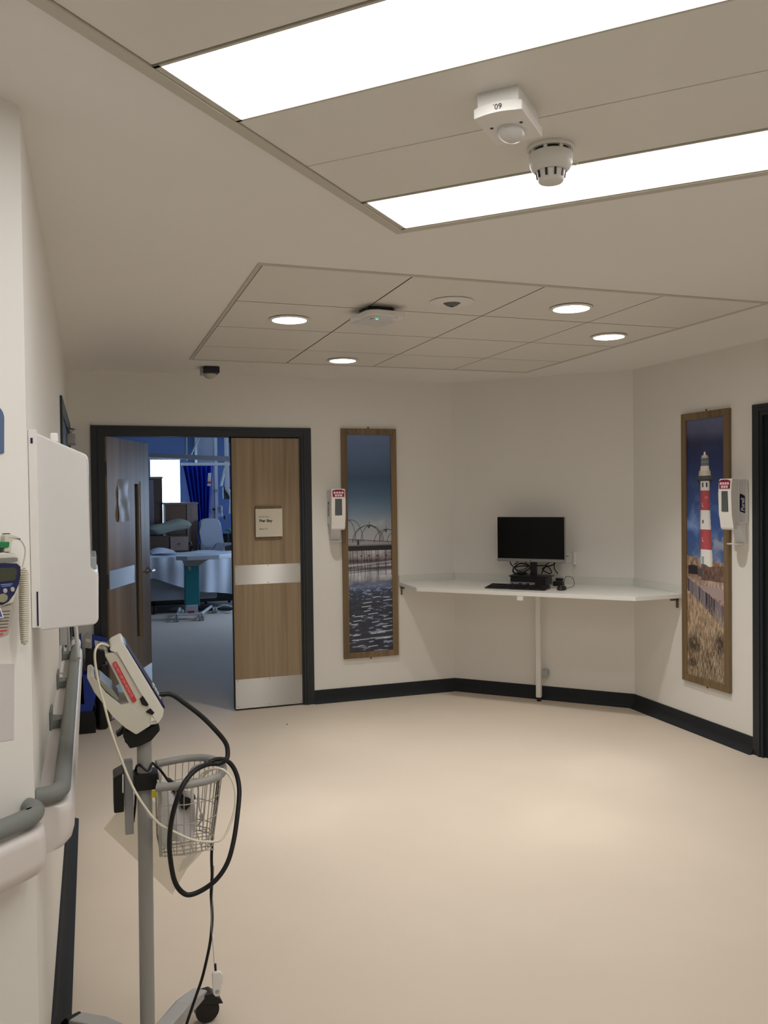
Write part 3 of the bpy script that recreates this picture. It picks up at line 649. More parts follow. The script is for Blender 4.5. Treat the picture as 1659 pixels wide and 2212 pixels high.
# leg: local x along the wall
lx = (LP - Vector((2.77, 6.29, 0))).dot(Vector((S2, -S2, 0)))
lg = build('leg', MB().box((lx+.010, -.098, .03), (lx+.048, -.058, .872), WC, bev=.002, seg=1), LAMW, r)
build('foot', MB().cyl(WC @ Vector((lx+.029, -.078, 0)), WC @ Vector((lx+.029, -.078, .03)), .018, .012, 16), BLACK, lg)
build('leg_bracket', MB().box((lx+.046, -.060, .185), (lx+.09, -.001, .235), WC, bev=.003).box((lx+.083, -.062, .18), (lx+.091, -.04, .24), WC), GREYP, r)
def bracket(W, x0_, x1_):
    build('wall_bracket', MB().box((x0_, -.06, .850), (x1_, -.001, .871), W).box((x0_, -.012, .80), (x1_, -.001, .871), W), mat('steel_bracket', (120, 104, 90), .4, metal=.5), r)
bracket(WB, 2.30, 2.312); bracket(WR, -4.815, -4.80)
e0 = Vector((2.272, 5.875)); e1 = Vector((3.372, 4.74)); rr_ = ray(1123, 1296); k_ = rr_.xy
den = k_.x*(e1-e0).y - k_.y*(e1-e0).x; tt = (e0.y*k_.x - e0.x*k_.y)/(-den)
q = e0 + (e1-e0)*tt; TG = Fr((q.x, q.y), ((e1-e0).x/(e1-e0).length, (e1-e0).y/(e1-e0).length), (S2, S2))
r2 = thing('hanging_tag', (q.x, q.y, .836), 'small blank white tag hanging under the front edge of the worktop', 'tag')
build('tag_card', MB().box((-.022, .002, .840), (.022, .004, .873), TG), PAPER, r2)

# computer: everything in the angled-wall frame, x along the wall, -y towards the room
Tm = WC @ Matrix.Translation((.680, -.19, 0)) @ Matrix.Rotation(math.radians(-1.5), 4, 'Z')
mon = thing('computer_monitor', Tm @ Vector((0, -.0, .9)), 'black screened computer monitor with a silver lower bezel standing on the corner worktop', 'monitor')
build('back_shell', MB().box((-.262, -.012, 1.075), (.262, .018, 1.412), Tm, bev=.008).box((-.12, .015, 1.13), (.12, .04, 1.34), Tm, bev=.012), mat('silver_plastic', (150, 150, 150), .35, metal=.4), mon)
build('screen', MB().box((-.258, -.0145, 1.098), (.258, -.011, 1.409), Tm), SCREEN, mon)
bz = build('lower_bezel', MB().box((-.262, -.016, 1.073), (.262, -.008, 1.097), Tm, bev=.002, seg=1), MATS['silver_plastic'], mon)
build('logo', MB().lathe([(.005, 0), (.005, .0006), (0, .0006)], Tm @ Matrix.Translation((0, -.016, 1.085)) @ Matrix.Rotation(math.radians(90), 4, 'X'), 14), INK, bz)
build('stand_column', MB().box((-.018, .03, .975), (.030, .055, 1.2), Tm, bev=.004).box((.025, .028, .975), (.032, .05, 1.08), Tm), mat('dark_metal', (44, 45, 48), .3, metal=.6), mon)
build('stand_base', MB().prism([(-.145, -.09), (.155, -.09), (.165, .04), (.10, .085), (-.11, .085), (-.155, .04)], .966, .974, Tm, 'z', bev=.002), MATS['dark_metal'], mon)
pc = thing('desktop_computer', Tm @ Vector((0, -.02, .9)), 'slim black desktop computer with a silver port strip under the monitor stand', 'computer')
build('case', MB().box((-.135, -.085, .905), (.135, .085, .9655), Tm, bev=.003), BLACK, pc)
build('front_strip', MB().box((-.135, -.088, .906), (.055, -.084, .928), Tm, bev=.001, seg=1), mat('silver_strip', (128, 130, 132), .4, metal=.3), pc)
for x in (-.12, -.068, -.01): build('port', MB().box((x, -.0895, .912), (x+(.006 if x < -.1 else .024), -.0875, .921), Tm), BLACK, pc)
Tk = WC @ Matrix.Translation((.655, -.46, 0)) @ Matrix.Rotation(math.radians(-1), 4, 'Z')
kb = thing('keyboard', Tk @ Vector((0, 0, .9)), 'black full size keyboard lying near the front edge of the worktop', 'keyboard')
build('keyboard_body', MB().prism([(-.075, .9005), (.07, .9005), (.075, .921), (-.072, .908)], -.225, .225, Tk, 'x', bev=.003), BLACK, kb)
m = MB()
for i in range(6):
    for j in range(21):
        if j in (14, 18): continue
        y = -.058+i*.021; x = -.212+j*.0205; z_ = .909+(y+.072)/.147*.013
        m.box((x, y, z_-.001), (x+.0165, y+.017, z_+.0055), Tk, mi=0)
o = build('keys', m, mat('dark_keys', (30, 30, 32), .5), kb, smooth=False)
Tq = WC @ Matrix.Translation((.975, -.44, .9))
def mfn(mb, T):
    return mb
ms = thing('computer_mouse', Tq.translation, 'small black mouse on the worktop right of the keyboard', 'mouse')
m = MB(); t_ = []
m.lathe([(.030, 0.0005), (.0335, .008), (.031, .020), (.022, .029), (.010, .033), (0, .0335)], Tq @ Matrix.Diagonal((1, 1.6, 1, 1)), 28)
build('shell', m, BLACK, ms)
build('scroll_wheel', MB().cyl(Tq @ Vector((-.004, -.030, .026)), Tq @ Vector((.004, -.030, .026)), .006, n=12), MIDG, ms)
Q = lambda x, y, z: Tm @ Vector((x, y, z))
def cable(name, pts, rad, m, label, grp=None, n=8, cat='cable'):
    return single(name, MB().tube(pts, rad, n, 7), m, label, cat, grp)
cable('mouse_cable', [Tq @ Vector((0, .05, .006)), Tq @ Vector((.02, .12, .004)), Tq @ Vector((.05, .16, .02)), Tq @ Vector((.03, .20, .065)), Tq @ Vector((-.02, .22, .075)), Tq @ Vector((-.035, .19, .03)), Tq @ Vector((-.03, .17, .006))], .0018, BLACK, 'thin black mouse cable looping up behind the mouse')
cable('keyboard_cable', [Tk @ Vector((.2, .075, .908)), Tk @ Vector((.24, .10, .905)), Tk @ Vector((.27, .12, .904)), Tk @ Vector((.25, .19, .906))], .0018, BLACK, 'short black cable trailing from the back of the keyboard')
G = 'black leads tangled behind the monitor stand'
cable('monitor_lead', [Q(-.17, .01, 1.08), Q(-.165, .02, 1.05), Q(-.13, .02, 1.015), Q(-.11, .03, .985)], .004, BLACK, 'black lead dropping from the lower left of the monitor', G)
cable('monitor_lead', [Q(-.03, .06, 1.04), Q(-.10, .05, 1.055), Q(-.15, .045, 1.02), Q(-.155, .04, .99), Q(-.13, .05, .978), Q(-.06, .06, 1.0), Q(-.02, .07, 1.03), Q(-.02, .06, 1.06)], .005, BLACK, 'thick looped black lead left of the monitor stand', G)
cable('monitor_lead', [Q(0, .07, 1.02), Q(-.07, .065, 1.035), Q(-.14, .06, 1.025), Q(-.16, .055, 1.0), Q(-.14, .05, .98), Q(-.09, .06, .985)], .004, BLACK, 'fat black lead curving low behind the left of the monitor base', G)
cable('monitor_lead', [Q(-.16, .08, 1.04), Q(-.12, .09, 1.07), Q(-.07, .09, 1.06), Q(-.06, .08, 1.02), Q(-.12, .07, 1.0), Q(-.16, .08, 1.02)], .0036, BLACK, 'thin black loop standing out left of the stand', G)
cable('monitor_lead', [Q(.03, .06, 1.04), Q(.09, .06, 1.045), Q(.13, .055, 1.07), Q(.16, .05, 1.065), Q(.165, .05, 1.02), Q(.19, .055, .985)], .004, BLACK, 'thick black lead hanging to the right of the monitor stand', G)
cable('monitor_lead', [Q(.06, .06, .98), Q(.10, .06, 1.04), Q(.14, .055, 1.0), Q(.12, .05, .985), Q(.07, .055, 1.02), Q(.15, .06, 1.05), Q(.17, .06, 1.07)], .0042, BLACK, 'crossed black lead right of the stand, nearest the wall socket', G)
pw = thing('power_adapter', Q(.19, .03, .95), 'black power adapter lying on leads right of the monitor base', 'adapter')
build('adapter_body', MB().box((.172, -.03, .901), (.245, .03, .935), Tm, bev=.005).box((.18, .02, .936), (.235, .05, .955), Tm, bev=.004), BLACK, pw)
pl_ = thing('mains_plug', Q(-.07, .03, .98), 'black moulded plug resting on the left of the monitor base', 'plug')
build('plug_body', MB().box((-.11, -.0, .975), (-.05, .04, 1.0), Tm, bev=.008).tube([Q(-.05, .02, .99), Q(-.035, .01, .984), Q(-.03, -.01, .98)], .004), BLACK, pl_)
so = thing('wall_socket', WC @ Vector((.93, -.001, 1.05)), 'white double wall socket beside the monitor on the angled wall', 'socket')
build('faceplate', MB().box((.84, -.011, 1.058), (.965, -.001, 1.135), WC, bev=.003), WHITE, so)
build('socket_face', MB().box((.85, -.013, 1.102), (.92, -.0105, 1.113), WC).box((.852, -.013, 1.07), (.89, -.0105, 1.096), WC), GREYP, so)
build('plug', MB().box((.962, -.05, 1.048), (.985, -.001, 1.142), WC, bev=.006), WHITE, so)

# ------------------------------------------------------------------ towel dispenser on the left wall
r = thing('paper_towel_dispenser', (XL, 2.3, 1.28), 'large white paper towel dispenser projecting from the left wall', 'towel dispenser')
YD = 2.13
tdp = [aty(x, y, YD) for x, y in ((76, 934), (187, 982), (191, 990), (191, 1228), (206, 1232), (213, 1240), (213, 1340), (206, 1349), (90, 1362), (80, 1355))]
pf = [(p.x, p.z) for p in tdp]
build('cover', MB().prism(pf, YD, YD+.30, I4, 'y', bev=.005), WPLA, r)
q0 = aty(66, 930, YD); q1 = aty(78, 1356, YD)
build('back_plate', MB().box((XL+.0005, YD-.002, q1.z), (pf[0][0]+.003, YD+.302, q0.z+.003), bev=.002), WHITE, r)
q0 = aty(191, 1205, YD); q1 = aty(209, 1232, YD)
build('window', MB().box((q0.x-.002, YD+.02, q1.z), (q1.x, YD+.28, q0.z), bev=.003), mat('grey_translucent_window', (150, 155, 158), .2), r)
q0 = aty(104, 944, YD+.1)
build('lock_button', MB().box((-.09, YD+.08, 1.735), (-.072, YD+.12, 1.757), bev=.004), WHITE, r)
build('seam', MB().box((XL+.012, YD-.003, aty(80, 1352, YD).z), (XL+.0155, YD+.001, aty(77, 1278, YD).z)), NAVY, r)
build('catch', MB().box((XL+.006, YD-.003, aty(70, 958, YD).z), (XL+.011, YD+.001, aty(70, 946, YD).z)), NAVY, r)

# ------------------------------------------------------------------ handrails
def rail(W, x0_, x1_, near_hi, label, ends, brackets):
    r = thing('handrail', W @ Vector(((x0_+x1_)/2, -.001, .74)), label, 'handrail', 'handrails along the near walls')
    yt, zt = -.056, .900; R_ = .0205
    pts = []
    arc = [(.052*(1-math.cos(a)), yt*.12+yt*.88*math.sin(a)) for a in np.linspace(0, math.pi/2, 7)]
    if 0 in ends: pts += [(x0_, -.002, zt)]+[(x0_+a, b, zt) for a, b in arc]+[(x0_+.09, yt, zt)]
    else: pts += [(x0_, yt, zt)]
    for k in range(1, 5): pts.append((x0_+.09+(x1_-x0_-.18)*k/5, yt, zt))
    if 1 in ends: pts += [(x1_-.09, yt, zt)]+[(x1_-a, b, zt) for a, b in arc[::-1]]+[(x1_, -.002, zt)]
    else: pts += [(x1_, yt, zt)]
    build('grip_tube', MB().tube(pts, R_, 18, 6, W), MIDG, r)
    # bumper: deep white profile with rounded ends
    prof = [(0, .872), (-.064, .872), (-.077, .867), (-.083, .852), (-.083, .805), (-.077, .783), (-.062, .768), (-.03, .761), (0, .760)]
    m = MB(); t = bmesh.new(); rings = []
    n = 10; st = [(x0_, .0)] if 0 in ends else [(x0_, 1.)]
    if 0 in ends: st = [(x0_+.05*(1-math.cos(math.pi/2*k/n)), .55+.45*math.sin(math.pi/2*k/n)) for k in range(n+1)]
    st.append((x1_-.05, 1.))
    if 1 in ends: st += [(x1_-.05*(1-math.cos(math.pi/2*k/n)), .55+.45*math.sin(math.pi/2*k/n)) for k in range(n, -1, -1)]
    for x, s_ in st: rings.append([t.verts.new((x, p[0]*s_, p[1])) for p in prof])
    for A, B in zip(rings, rings[1:]):
        for k in range(len(prof)): t.faces.new((A[k], A[(k+1) % len(prof)], B[(k+1) % len(prof)], B[k]))
    t.faces.new(rings[0]); t.faces.new(rings[-1]); bmesh.ops.remove_doubles(t, verts=t.verts, dist=1e-6)
    m.add(t, W)
    build('bumper', m, mat('bumper_white', (214, 208, 204), .35), r, ang=50)
    for x in brackets:
        build('bracket', MB().prism([(x-.05, -.004), (x-.028, -.03), (x-.03, -.055), (x+.03, -.055), (x+.028, -.03), (x+.05, -.004)], .872, .898, W, 'z', bev=.003)
            .box((x-.06, -.006, .84), (x+.06, -.001, .93), W, bev=.003), MIDG, r)
    return r
rl = rail(WL, 2.14, 4.42, 1, 'grey tubed handrail on the left wall running away towards the doors', (0, 1), (2.9, 3.5, 4.1))
build('joint_sleeve', MB().cyl(WL @ Vector((4.18, -.056, .900)), WL @ Vector((4.34, -.056, .900)), .0213, n=18), WHITE, rl)
rail(WN, -3.0, -.02, 1, 'grey tubed handrail on the near angled wall at the left edge', (1,), (-.9, -1.8))

# ------------------------------------------------------------------ ear thermometer on the near angled wall
def wn(x, y, off=0.0):       # measured point near the near wall at a standoff
    n_ = Vector((S2, -S2, 0)); p0 = Vector((XL, 2.09, 0)) + n_*off; r_ = ray(x, y); t = (n_.dot(p0 - Vector((0, 0, H))))/n_.dot(r_); t = (n_.dot(p0))/(n_.dot(r_)); return Vector((0, 0, H))+r_*t
WNi = WN.inverted()
def wl(x, y, off): q = WNi @ wn(x, y, off); return (q.x, q.z)
th = thing('wall_thermometer', wn(10, 1380, .02), 'wall mounted digital thermometer with a navy face and coiled cord at the left edge', 'thermometer')
def poly(pts, off): return [wl(x, y, off) for x, y in pts]
build('housing', MB().prism(poly([(-58, 1212), (-20, 1198), (10, 1193), (34, 1197), (43, 1204), (46, 1220), (44, 1250), (36, 1280), (30, 1301), (2, 1312), (-45, 1312), (-60, 1270)], .05), -.05, -.008, WN, bev=.004), CREAM, th)
fp = build('face_panel', MB().prism(poly([(-55, 1225), (-20, 1218), (10, 1216), (36, 1217), (44, 1224), (44, 1242), (40, 1262), (31, 1283), (18, 1300), (5, 1307), (-10, 1304), (-30, 1290), (-50, 1262)], .052), -.053, -.049, WN, bev=.0008), NAVY, th)
build('display', MB().prism(poly([(-40, 1228), (30, 1226), (37, 1232), (33, 1253), (0, 1257), (-42, 1256)], .054), -.0545, -.0525, WN), mat('lcd', (62, 66, 52), .25), fp)
for px_, py_ in ((-8, 1275), (11, 1276), (27, 1273)):
    q = WNi @ wn(px_, py_, .054); build('button', MB().lathe([(.0052, 0), (.005, .002), (0, .0028)], WN @ Matrix.Translation((q.x, -.053, q.z)) @ Matrix.Rotation(math.radians(90), 4, 'X'), 16), GREYP, fp)
q = WNi @ wn(6, 1292, .054); build('button', MB().lathe([(.0105, 0), (.0100, .002), (0, .003)], WN @ Matrix.Translation((q.x, -.053, q.z)) @ Matrix.Rotation(math.radians(90), 4, 'X') @ Matrix.Diagonal((1.2, .9, 1, 1)), 20), mat('olive_grey_button', (140, 140, 112), .4), fp)
build('pale_print', MB().prism(poly([(2, 1262), (28, 1260), (27, 1262.5), (2, 1264.5)], .054), -.0534, -.0526, WN).prism(poly([(4, 1266), (25, 1264), (24, 1266), (4, 1267.8)], .054), -.0534, -.0526, WN), mat('light_blue_print', (110, 128, 180), .5), fp)
build('top_band', MB().prism(poly([(-50, 1196), (-10, 1192), (20, 1193), (35, 1197), (34, 1199), (0, 1197), (-50, 1201)], .05), -.045, -.012, WN), NAVY, th)
build('mode_strip', MB().prism(poly([(-40, 1208), (30, 1204), (38, 1205), (38, 1212), (30, 1214), (-40, 1216)], .051), -.0515, -.048, WN, bev=.0006), MIDG, th)
# storage well below with printed lines
cup = build('storage_cup', MB().prism(poly([(-50, 1313), (4, 1313), (32, 1303), (29, 1320), (24, 1350), (19, 1372), (0, 1379), (-46, 1379)], .045), -.045, -.008, WN, bev=.003), mat('taupe_plastic', (168, 160, 148), .45), th)
m = MB()
for k in range(7):
    a = poly([(-20, 1322+k*7), (22-k, 1319+k*7), (22-k, 1320.3+k*7), (-20, 1323.3+k*7)], .046); m.prism(a, -.0456, -.0448, WN)
build('printed_lines', m, INK, cup)
build('red_print', MB().prism(poly([(-20, 1364), (15, 1360), (15, 1363), (-20, 1367)], .046), -.0457, -.0448, WN).prism(poly([(-20, 1371), (7, 1368), (7, 1371), (-20, 1374)], .046), -.0457, -.0448, WN), RED, cup)
build('white_tab', MB().prism(poly([(-20, 1318), (0, 1313), (7, 1334), (-20, 1338)], .05), -.052, -.045, WN), PAPER, th)
build('blue_tab', MB().prism(poly([(-20, 1322), (0, 1318), (5, 1332), (-20, 1335)], .052), -.0526, -.0518, WN), mat('tab_blue', (60, 80, 150), .5), th)
q = poly([(4, 1193), (20, 1192), (19, 1168), (24, 1163), (41, 1166), (42, 1163), (30, 1158), (18, 1155), (8, 1154), (6, 1160)], .035)
build('probe', MB().prism(q, -.042, -.026, WN, bev=.003), CREAM, th)
build('probe_cap', MB().prism(poly([(9, 1154), (19, 1154), (18, 1152), (11, 1152)], .035), -.040, -.028, WN), INK, th)
cpts = [WN @ Vector((*[wl(x, y, .035)[0]], -.035, wl(x, y, .035)[1])) for x, y in ((41, 1165), (48, 1171), (54, 1184), (54, 1200), (50, 1218), (48, 1226))]
build('lead', MB().tube(cpts, .0017, 8), CREAM, th)
x0c, z0c = wl(52, 1228, .03); x1c, z1c = wl(54, 1384, .03); P = []
N = 34
for k in range(N*12+1):
    t = k/(N*12); a = 2*math.pi*k/12; R_ = .0095*(1-.25*max(0, t-.7)/.3) if t > .06 else .005+.0045*t/.06
    P.append(WN @ Vector((x0c+(x1c-x0c)*t+R_*math.cos(a), -.028+R_*math.sin(a)*.9, z0c+(z1c-z0c)*t)))
build('coiled_cord', MB().tube(P, .0021, 6, 0), mat('coil_cream', (200, 194, 176), .4), th)
build('cord_tip', MB().lathe([(.0075, 0), (.007, .006), (0, .010)], WN @ Matrix.Translation((x1c, -.028, z1c)) @ Matrix.Rotation(math.pi, 4, 'X'), 16), MATS['coil_cream'], th)
single('green_box', MB().prism(poly([(-30, 1170), (4, 1170), (3, 1182), (-30, 1185)], .02), -.045, -.0005, WN, bev=.002), GREEN, 'corner of a small green pack behind the thermometer', 'pack')
single('wall_notice', MB().prism(poly([(-90, 1436), (31, 1434), (30, 1597), (-90, 1616)], .001), -.0012, -.0002, WN), mat('lilac_white_paper', (206, 200, 200), .6), 'blank pale sheet of paper on the near wall below the thermometer', 'notice')
bs = [(-60, 870)] + [(-8+16*math.sin(t), 905-26*math.cos(t)) for t in np.linspace(0, math.pi/2, 8)] + [(8, 979), (-60, 985)]
single('wall_sign', MB().prism(poly(bs, .002), -.004, -.0003, WN, bev=.0006), mat('slate_blue_sign', (84, 104, 140), .5), 'edge of a blue round cornered sign high on the near wall', 'sign')

# ------------------------------------------------------------------ rolling stand with blood pressure monitor
SX, SY = .124, 2.36
st = thing('rolling_stand', (SX, SY, 0), 'grey wheeled pole stand with a wire basket in the left foreground', 'medical stand')
build('pole', MB().cyl((SX-.006, SY, .09), (SX, SY, .985), .0195, n=28), POLE, st)
build('base_hub', MB().lathe([(.05, .075), (.052, .10), (.035, .125), (.022, .135)], Matrix.Translation((SX-.006, SY, 0)), 28), POLE, st)
for k in range(5):
    a = math.radians(56+72*k); T = Matrix.Translation((SX-.006, SY, 0)) @ Matrix.Rotation(a, 4, 'Z')
    lg = build('leg', MB().prism([(.03, .075), (.03, .125), (.20, .118), (.30, .100), (.315, .085), (.29, .082), (.18, .085)], -.024, .024, T, 'y', bev=.006), mat('pale_powder_coat', (170, 170, 168), .4), st)
    TC = T @ Matrix.Translation((.292, 0, 0)) @ Matrix.Rotation(math.radians(40*k-50), 4, 'Z') @ Matrix.Diagonal((1.15, 1.25, 1.1, 1))
    cs = build('caster', MB().cyl(TC @ Vector((.02, -.014, .036)), TC @ Vector((.02, -.004, .036)), .036, n=24).cyl(TC @ Vector((.02, .004, .036)), TC @ Vector((.02, .014, .036)), .036, n=24)
        .cyl(TC @ Vector((0, 0, .05)), TC @ Vector((0, 0, .088)), .008, n=12), BLACK, lg)
    build('caster_hood', MB().prism([(-.012, .082), (.03, .084), (.056, .06), (.062, .045), (.045, .052), (.0, .058), (-.012, .066)], -.018, .018, TC, 'y', bev=.003), BLACK, cs)
build('clamp', MB().box((SX-.030, SY-.03, .818), (SX+.034, SY+.03, .862), bev=.004), BLACK, st)
# basket rim and wires
RZ = .850
rim = [(.155, 2.262, RZ-.004), (.22, 2.245, RZ), (.28, 2.255, RZ+.002), (.318, 2.29, RZ+.003), (.330, 2.35, RZ+.003), (.322, 2.41, RZ+.003), (.29, 2.455, RZ+.002), (.24, 2.472, RZ), (.175, 2.465, RZ-.003)]
build('basket_rim', MB().tube([(.150, 2.264, RZ-.004)]+rim+[(.160, 2.462, RZ-.003)], .0105, 14, 5), POLE, st)
bot = [(.160, 2.29), (.22, 2.275), (.268, 2.285), (.292, 2.31), (.302, 2.355), (.295, 2.40), (.268, 2.43), (.225, 2.44), (.165, 2.43)]
WIRE = mat('basket_wire', (172, 168, 160), .35, metal=.2)
m = MB(); ZB = .655
def cr(pts, t):
    n_ = len(pts)-1; i = min(int(t*n_), n_-1); f_ = t*n_-i
    return Vector(pts[i][:2]).lerp(Vector(pts[i+1][:2]), f_)
for k in range(27):
    a = cr(rim, k/26); b = cr(bot, k/26); m.tube([(a.x, a.y, RZ-.004), (b.x, b.y, ZB)], .0013, 6, 0)
for zz in (RZ-.055, RZ-.11, ZB+.03, ZB+.012, ZB):
    f_ = (RZ-zz)/(RZ-ZB); m.tube([(*cr(rim, k/16).lerp(cr(bot, k/16), f_), zz) for k in range(17)], .0014, 6, 2)
for k in range(7): y = 2.285+.024*k; m.tube([(.16, y, ZB), (.295, y, ZB)], .0013, 6, 0)
for k in range(6): x = .168+.024*k; m.tube([(x, 2.28, ZB), (x, 2.436, ZB)], .0013, 6, 0)
m.tube([(.152, 2.264, RZ), (.156, 2.29, ZB), (.158, 2.43, ZB), (.158, 2.462, RZ)], .003, 8, 0)
build('wire_basket', m, WIRE, st)
hk = [aty(x, y, 2.28) for x, y in ((343, 1668), (347, 1700), (347, 1745), (342, 1765), (334, 1770), (322, 1764), (314, 1748))]
build('basket_hook', MB().tube(hk, .0022, 8), WIRE, st)
# bracket plate and battery box behind the pole
g0 = aty(267, 1640, 2.42); g1 = aty(289, 1796, 2.42)
build('bracket_plate', MB().box((g0.x, 2.40, g1.z), (g1.x, 2.425, g0.z), bev=.002), GREYP, st)
bx = thing('battery_box', (g0.x-.02, 2.42, .7), 'black box hung on the grey bracket behind the pole', 'battery box')
k0 = aty(244, 1680, 2.42); k1 = aty(268, 1744, 2.42); k2 = aty(244, 1671, 2.42); k3 = aty(268, 1658, 2.42)
build('box_body', MB().prism([(k0.x, k1.z), (k1.x-.001, k1.z), (k3.x-.001, k3.z), (k2.x, k2.z)], 2.38, 2.46, bev=.004), BLACK, bx)
build('white_label', MB().prism([(aty(264, 1672, 2.38).x, aty(264, 1672, 2.38).z), (aty(267, 1672, 2.38).x, aty(267, 1672, 2.38).z), (aty(267, 1712, 2.38).x, aty(267, 1712, 2.38).z), (aty(264, 1712, 2.38).x, aty(264, 1712, 2.38).z)], 2.377, 2.380), PAPER, bx)

# blood pressure monitor: side profile measured on the plane of its near side
YN, YF = 2.30, 2.44
def pp(pts, Y=YN): return [(aty(x, y, Y).x, aty(x, y, Y).z) for x, y in pts]
def z4(pts): return [(120+x/3.568, 1340+y/3.568) for x, y in pts]
bp = thing('blood_pressure_monitor', (SX, SY-.0, .95), 'tilted cream blood pressure monitor with a red warning strip on top of the stand', 'blood pressure monitor')
rear = z4([(378, 270), (440, 250), (480, 235), (640, 520), (790, 790), (735, 815), (620, 880), (600, 700), (500, 470)])
build('rear_housing', MB().prism(pp(z4([(378, 272), (392, 262), (480, 240), (520, 300), (745, 700), (795, 800), (700, 815), (560, 625), (500, 500)])), YN+.002, YF-.002, bev=.003), CREAM, bp)
build('front_housing', MB().prism(pp(z4([(430, 200), (508, 160), (520, 168), (836, 690), (828, 742), (795, 795), (775, 790), (718, 690), (500, 300), (470, 243), (440, 245), (415, 230)])), YN, YF, bev=.003), mat('light_cream_plastic', (222, 218, 206), .38), bp)
build('screen_panel', MB().prism(pp(z4([(522, 176), (548, 200), (845, 672), (838, 688)])), YN+.004, YF-.004, bev=.001), NAVY, bp)
for x, y in ((752, 512), (768, 545), (785, 575), (800, 602)):
    a = aty(*z4([(x, y)])[0], YN+.02); build('button', MB().box((-.004, YN+.012, -.004), (.003, YN+.05, .005), Matrix.Translation((a.x, 0, a.z)) @ Matrix.Rotation(math.radians(30), 4, 'Y') , bev=.001), GREYP, bp)
# cradle wrapping the bottom
build('cradle', MB().prism(pp(z4([(240, 440), (250, 425), (275, 418), (330, 480), (380, 560), (505, 662), (578, 632), (700, 800), (735, 812), (625, 882), (610, 878), (540, 830), (440, 740), (375, 655), (300, 560)]), YN-.001), YN-.001, YF+.004, bev=.003), CREAM, bp)
tray_p = build('tray_hollow', MB().prism(pp(z4([(300, 440), (345, 460), (440, 540), (492, 610), (488, 625), (455, 610), (380, 540)]), YN), YN+.006, YF-.01, bev=.002), mat('grey_tray', (140, 140, 130), .4), bp)
# red strip with its warning
a = aty(*z4([(455, 330)])[0], YN); b = aty(*z4([(608, 620)])[0], YN); dr = (b-a); L_ = math.hypot(dr.x, dr.z); an = math.atan2(dr.z, dr.x)
TS = Matrix.Translation((a.x, YN-.0005, a.z)) @ Matrix.Rotation(-an, 4, 'Y')
rs = build('warning_strip', MB().prism(rr(L_+.006, .0115, .004, 4), -.0008, .002, TS @ Matrix.Translation((L_/2, 0, 0)), 'y'), RED, bp)
text('lettering', 'DO NOT USE ON NEONATES', .0088, REDW, rs, TS @ Matrix.Translation((.000, -.0012, -.0032)) @ Matrix.Rotation(math.radians(90), 4, 'X'), .0002, sx=.86)
build('port_recess', MB().prism(pp(z4([(648, 605), (672, 580), (718, 650), (700, 662), (665, 648)])), YN-.0015, YN+.001).prism(pp(z4([(695, 705), (730, 676), (762, 712), (745, 728), (725, 720)])), YN-.0015, YN+.001), RUB, bp)
build('seam_line', MB().tube([aty(*q, YN-.0005) for q in z4([(470, 243), (718, 672)])], .0005, 5, 0), INK, bp)
build('inner_hub', MB().cyl((aty(*z4([(430, 240)])[0], YN).x, YN+.02, aty(*z4([(430, 240)])[0], YN).z), (aty(*z4([(430, 240)])[0], YN).x, YF-.02, aty(*z4([(430, 240)])[0], YN).z), .009, n=16), RUB, bp)
m = MB().prism(pp(z4([(528, 835), (620, 885), (735, 815), (795, 795), (808, 850), (740, 930), (650, 975), (570, 992), (545, 930), (520, 910)]), YN+.03), YN+.03, YF-.03, bev=.004)
m.prism(pp(z4([(465, 888), (500, 875), (510, 845), (540, 838), (545, 880), (500, 900), (480, 920)]), YN+.03), YN+.05, YN+.075, bev=.002)
build('swivel_mount', m, BLACK, bp)
build('barcode', MB().prism(pp(z4([(735, 740), (760, 760), (768, 772), (735, 782)])), YN-.0004, YN+.001), PAPER, bp)

def z7(pts): return [(230+x/5.352, 1600+y/5.352) for x, y in pts]
def path(pts, Y0, Y1=None):
    Y1 = Y0 if Y1 is None else Y1; n_ = len(pts)
    return [aty(x, y, Y0+(Y1-Y0)*i/(n_-1)) for i, (x, y) in enumerate(pts)]
# cables and hoses
hose = [(341, 1502), (352, 1500), (372, 1501), (400, 1520), (436, 1548), (468, 1580), (488, 1606), (492, 1628), (488, 1641), (474, 1649), (450, 1651), (425, 1662), (403, 1684), (388, 1712), (376, 1748), (368, 1790), (366, 1830), (370, 1870), (378, 1905), (392, 1926), (410, 1933), (440, 1921), (470, 1897), (492, 1862), (505, 1815), (513, 1760), (517, 1710), (512, 1676), (500, 1652), (484, 1641), (466, 1641), (452, 1648)]
Yh = [2.33]*7 + [2.32, 2.31, 2.31, 2.30, 2.27, 2.24, 2.225] + [2.22]*9 + [2.23, 2.25, 2.28, 2.31, 2.33, 2.34, 2.34, 2.34, 2.34]
hs = single('blood_pressure_hose', MB().tube([aty(*p, Yh[i]) for i, p in enumerate(hose)], .0064, 12, 6), RUB, 'thick black hose looping from the monitor around the wire basket', 'hose')
single('trailing_cable', MB().tube(path([(474, 1668), (470, 1700), (466, 1745), (460, 1800), (457, 1850), (458, 1890), (456, 1930), (458, 1965), (458, 1995), (454, 2035), (446, 2075), (436, 2115), (424, 2150), (412, 2185), (402, 2215)], 2.36, 2.46), .0042, 10, 6), RUB, 'black cord hanging from the basket down to the wheeled base', 'cord')
wc = [(243, 1403), (232, 1395), (217, 1391), (207, 1402), (205, 1425), (213, 1475), (226, 1525), (240, 1578), (262, 1640), (288, 1702), (318, 1750), (345, 1780), (375, 1796), (410, 1812), (440, 1818), (470, 1817), (485, 1806), (497, 1780), (507, 1745), (508, 1710), (500, 1682), (484, 1664), (466, 1660), (448, 1668), (434, 1684)]
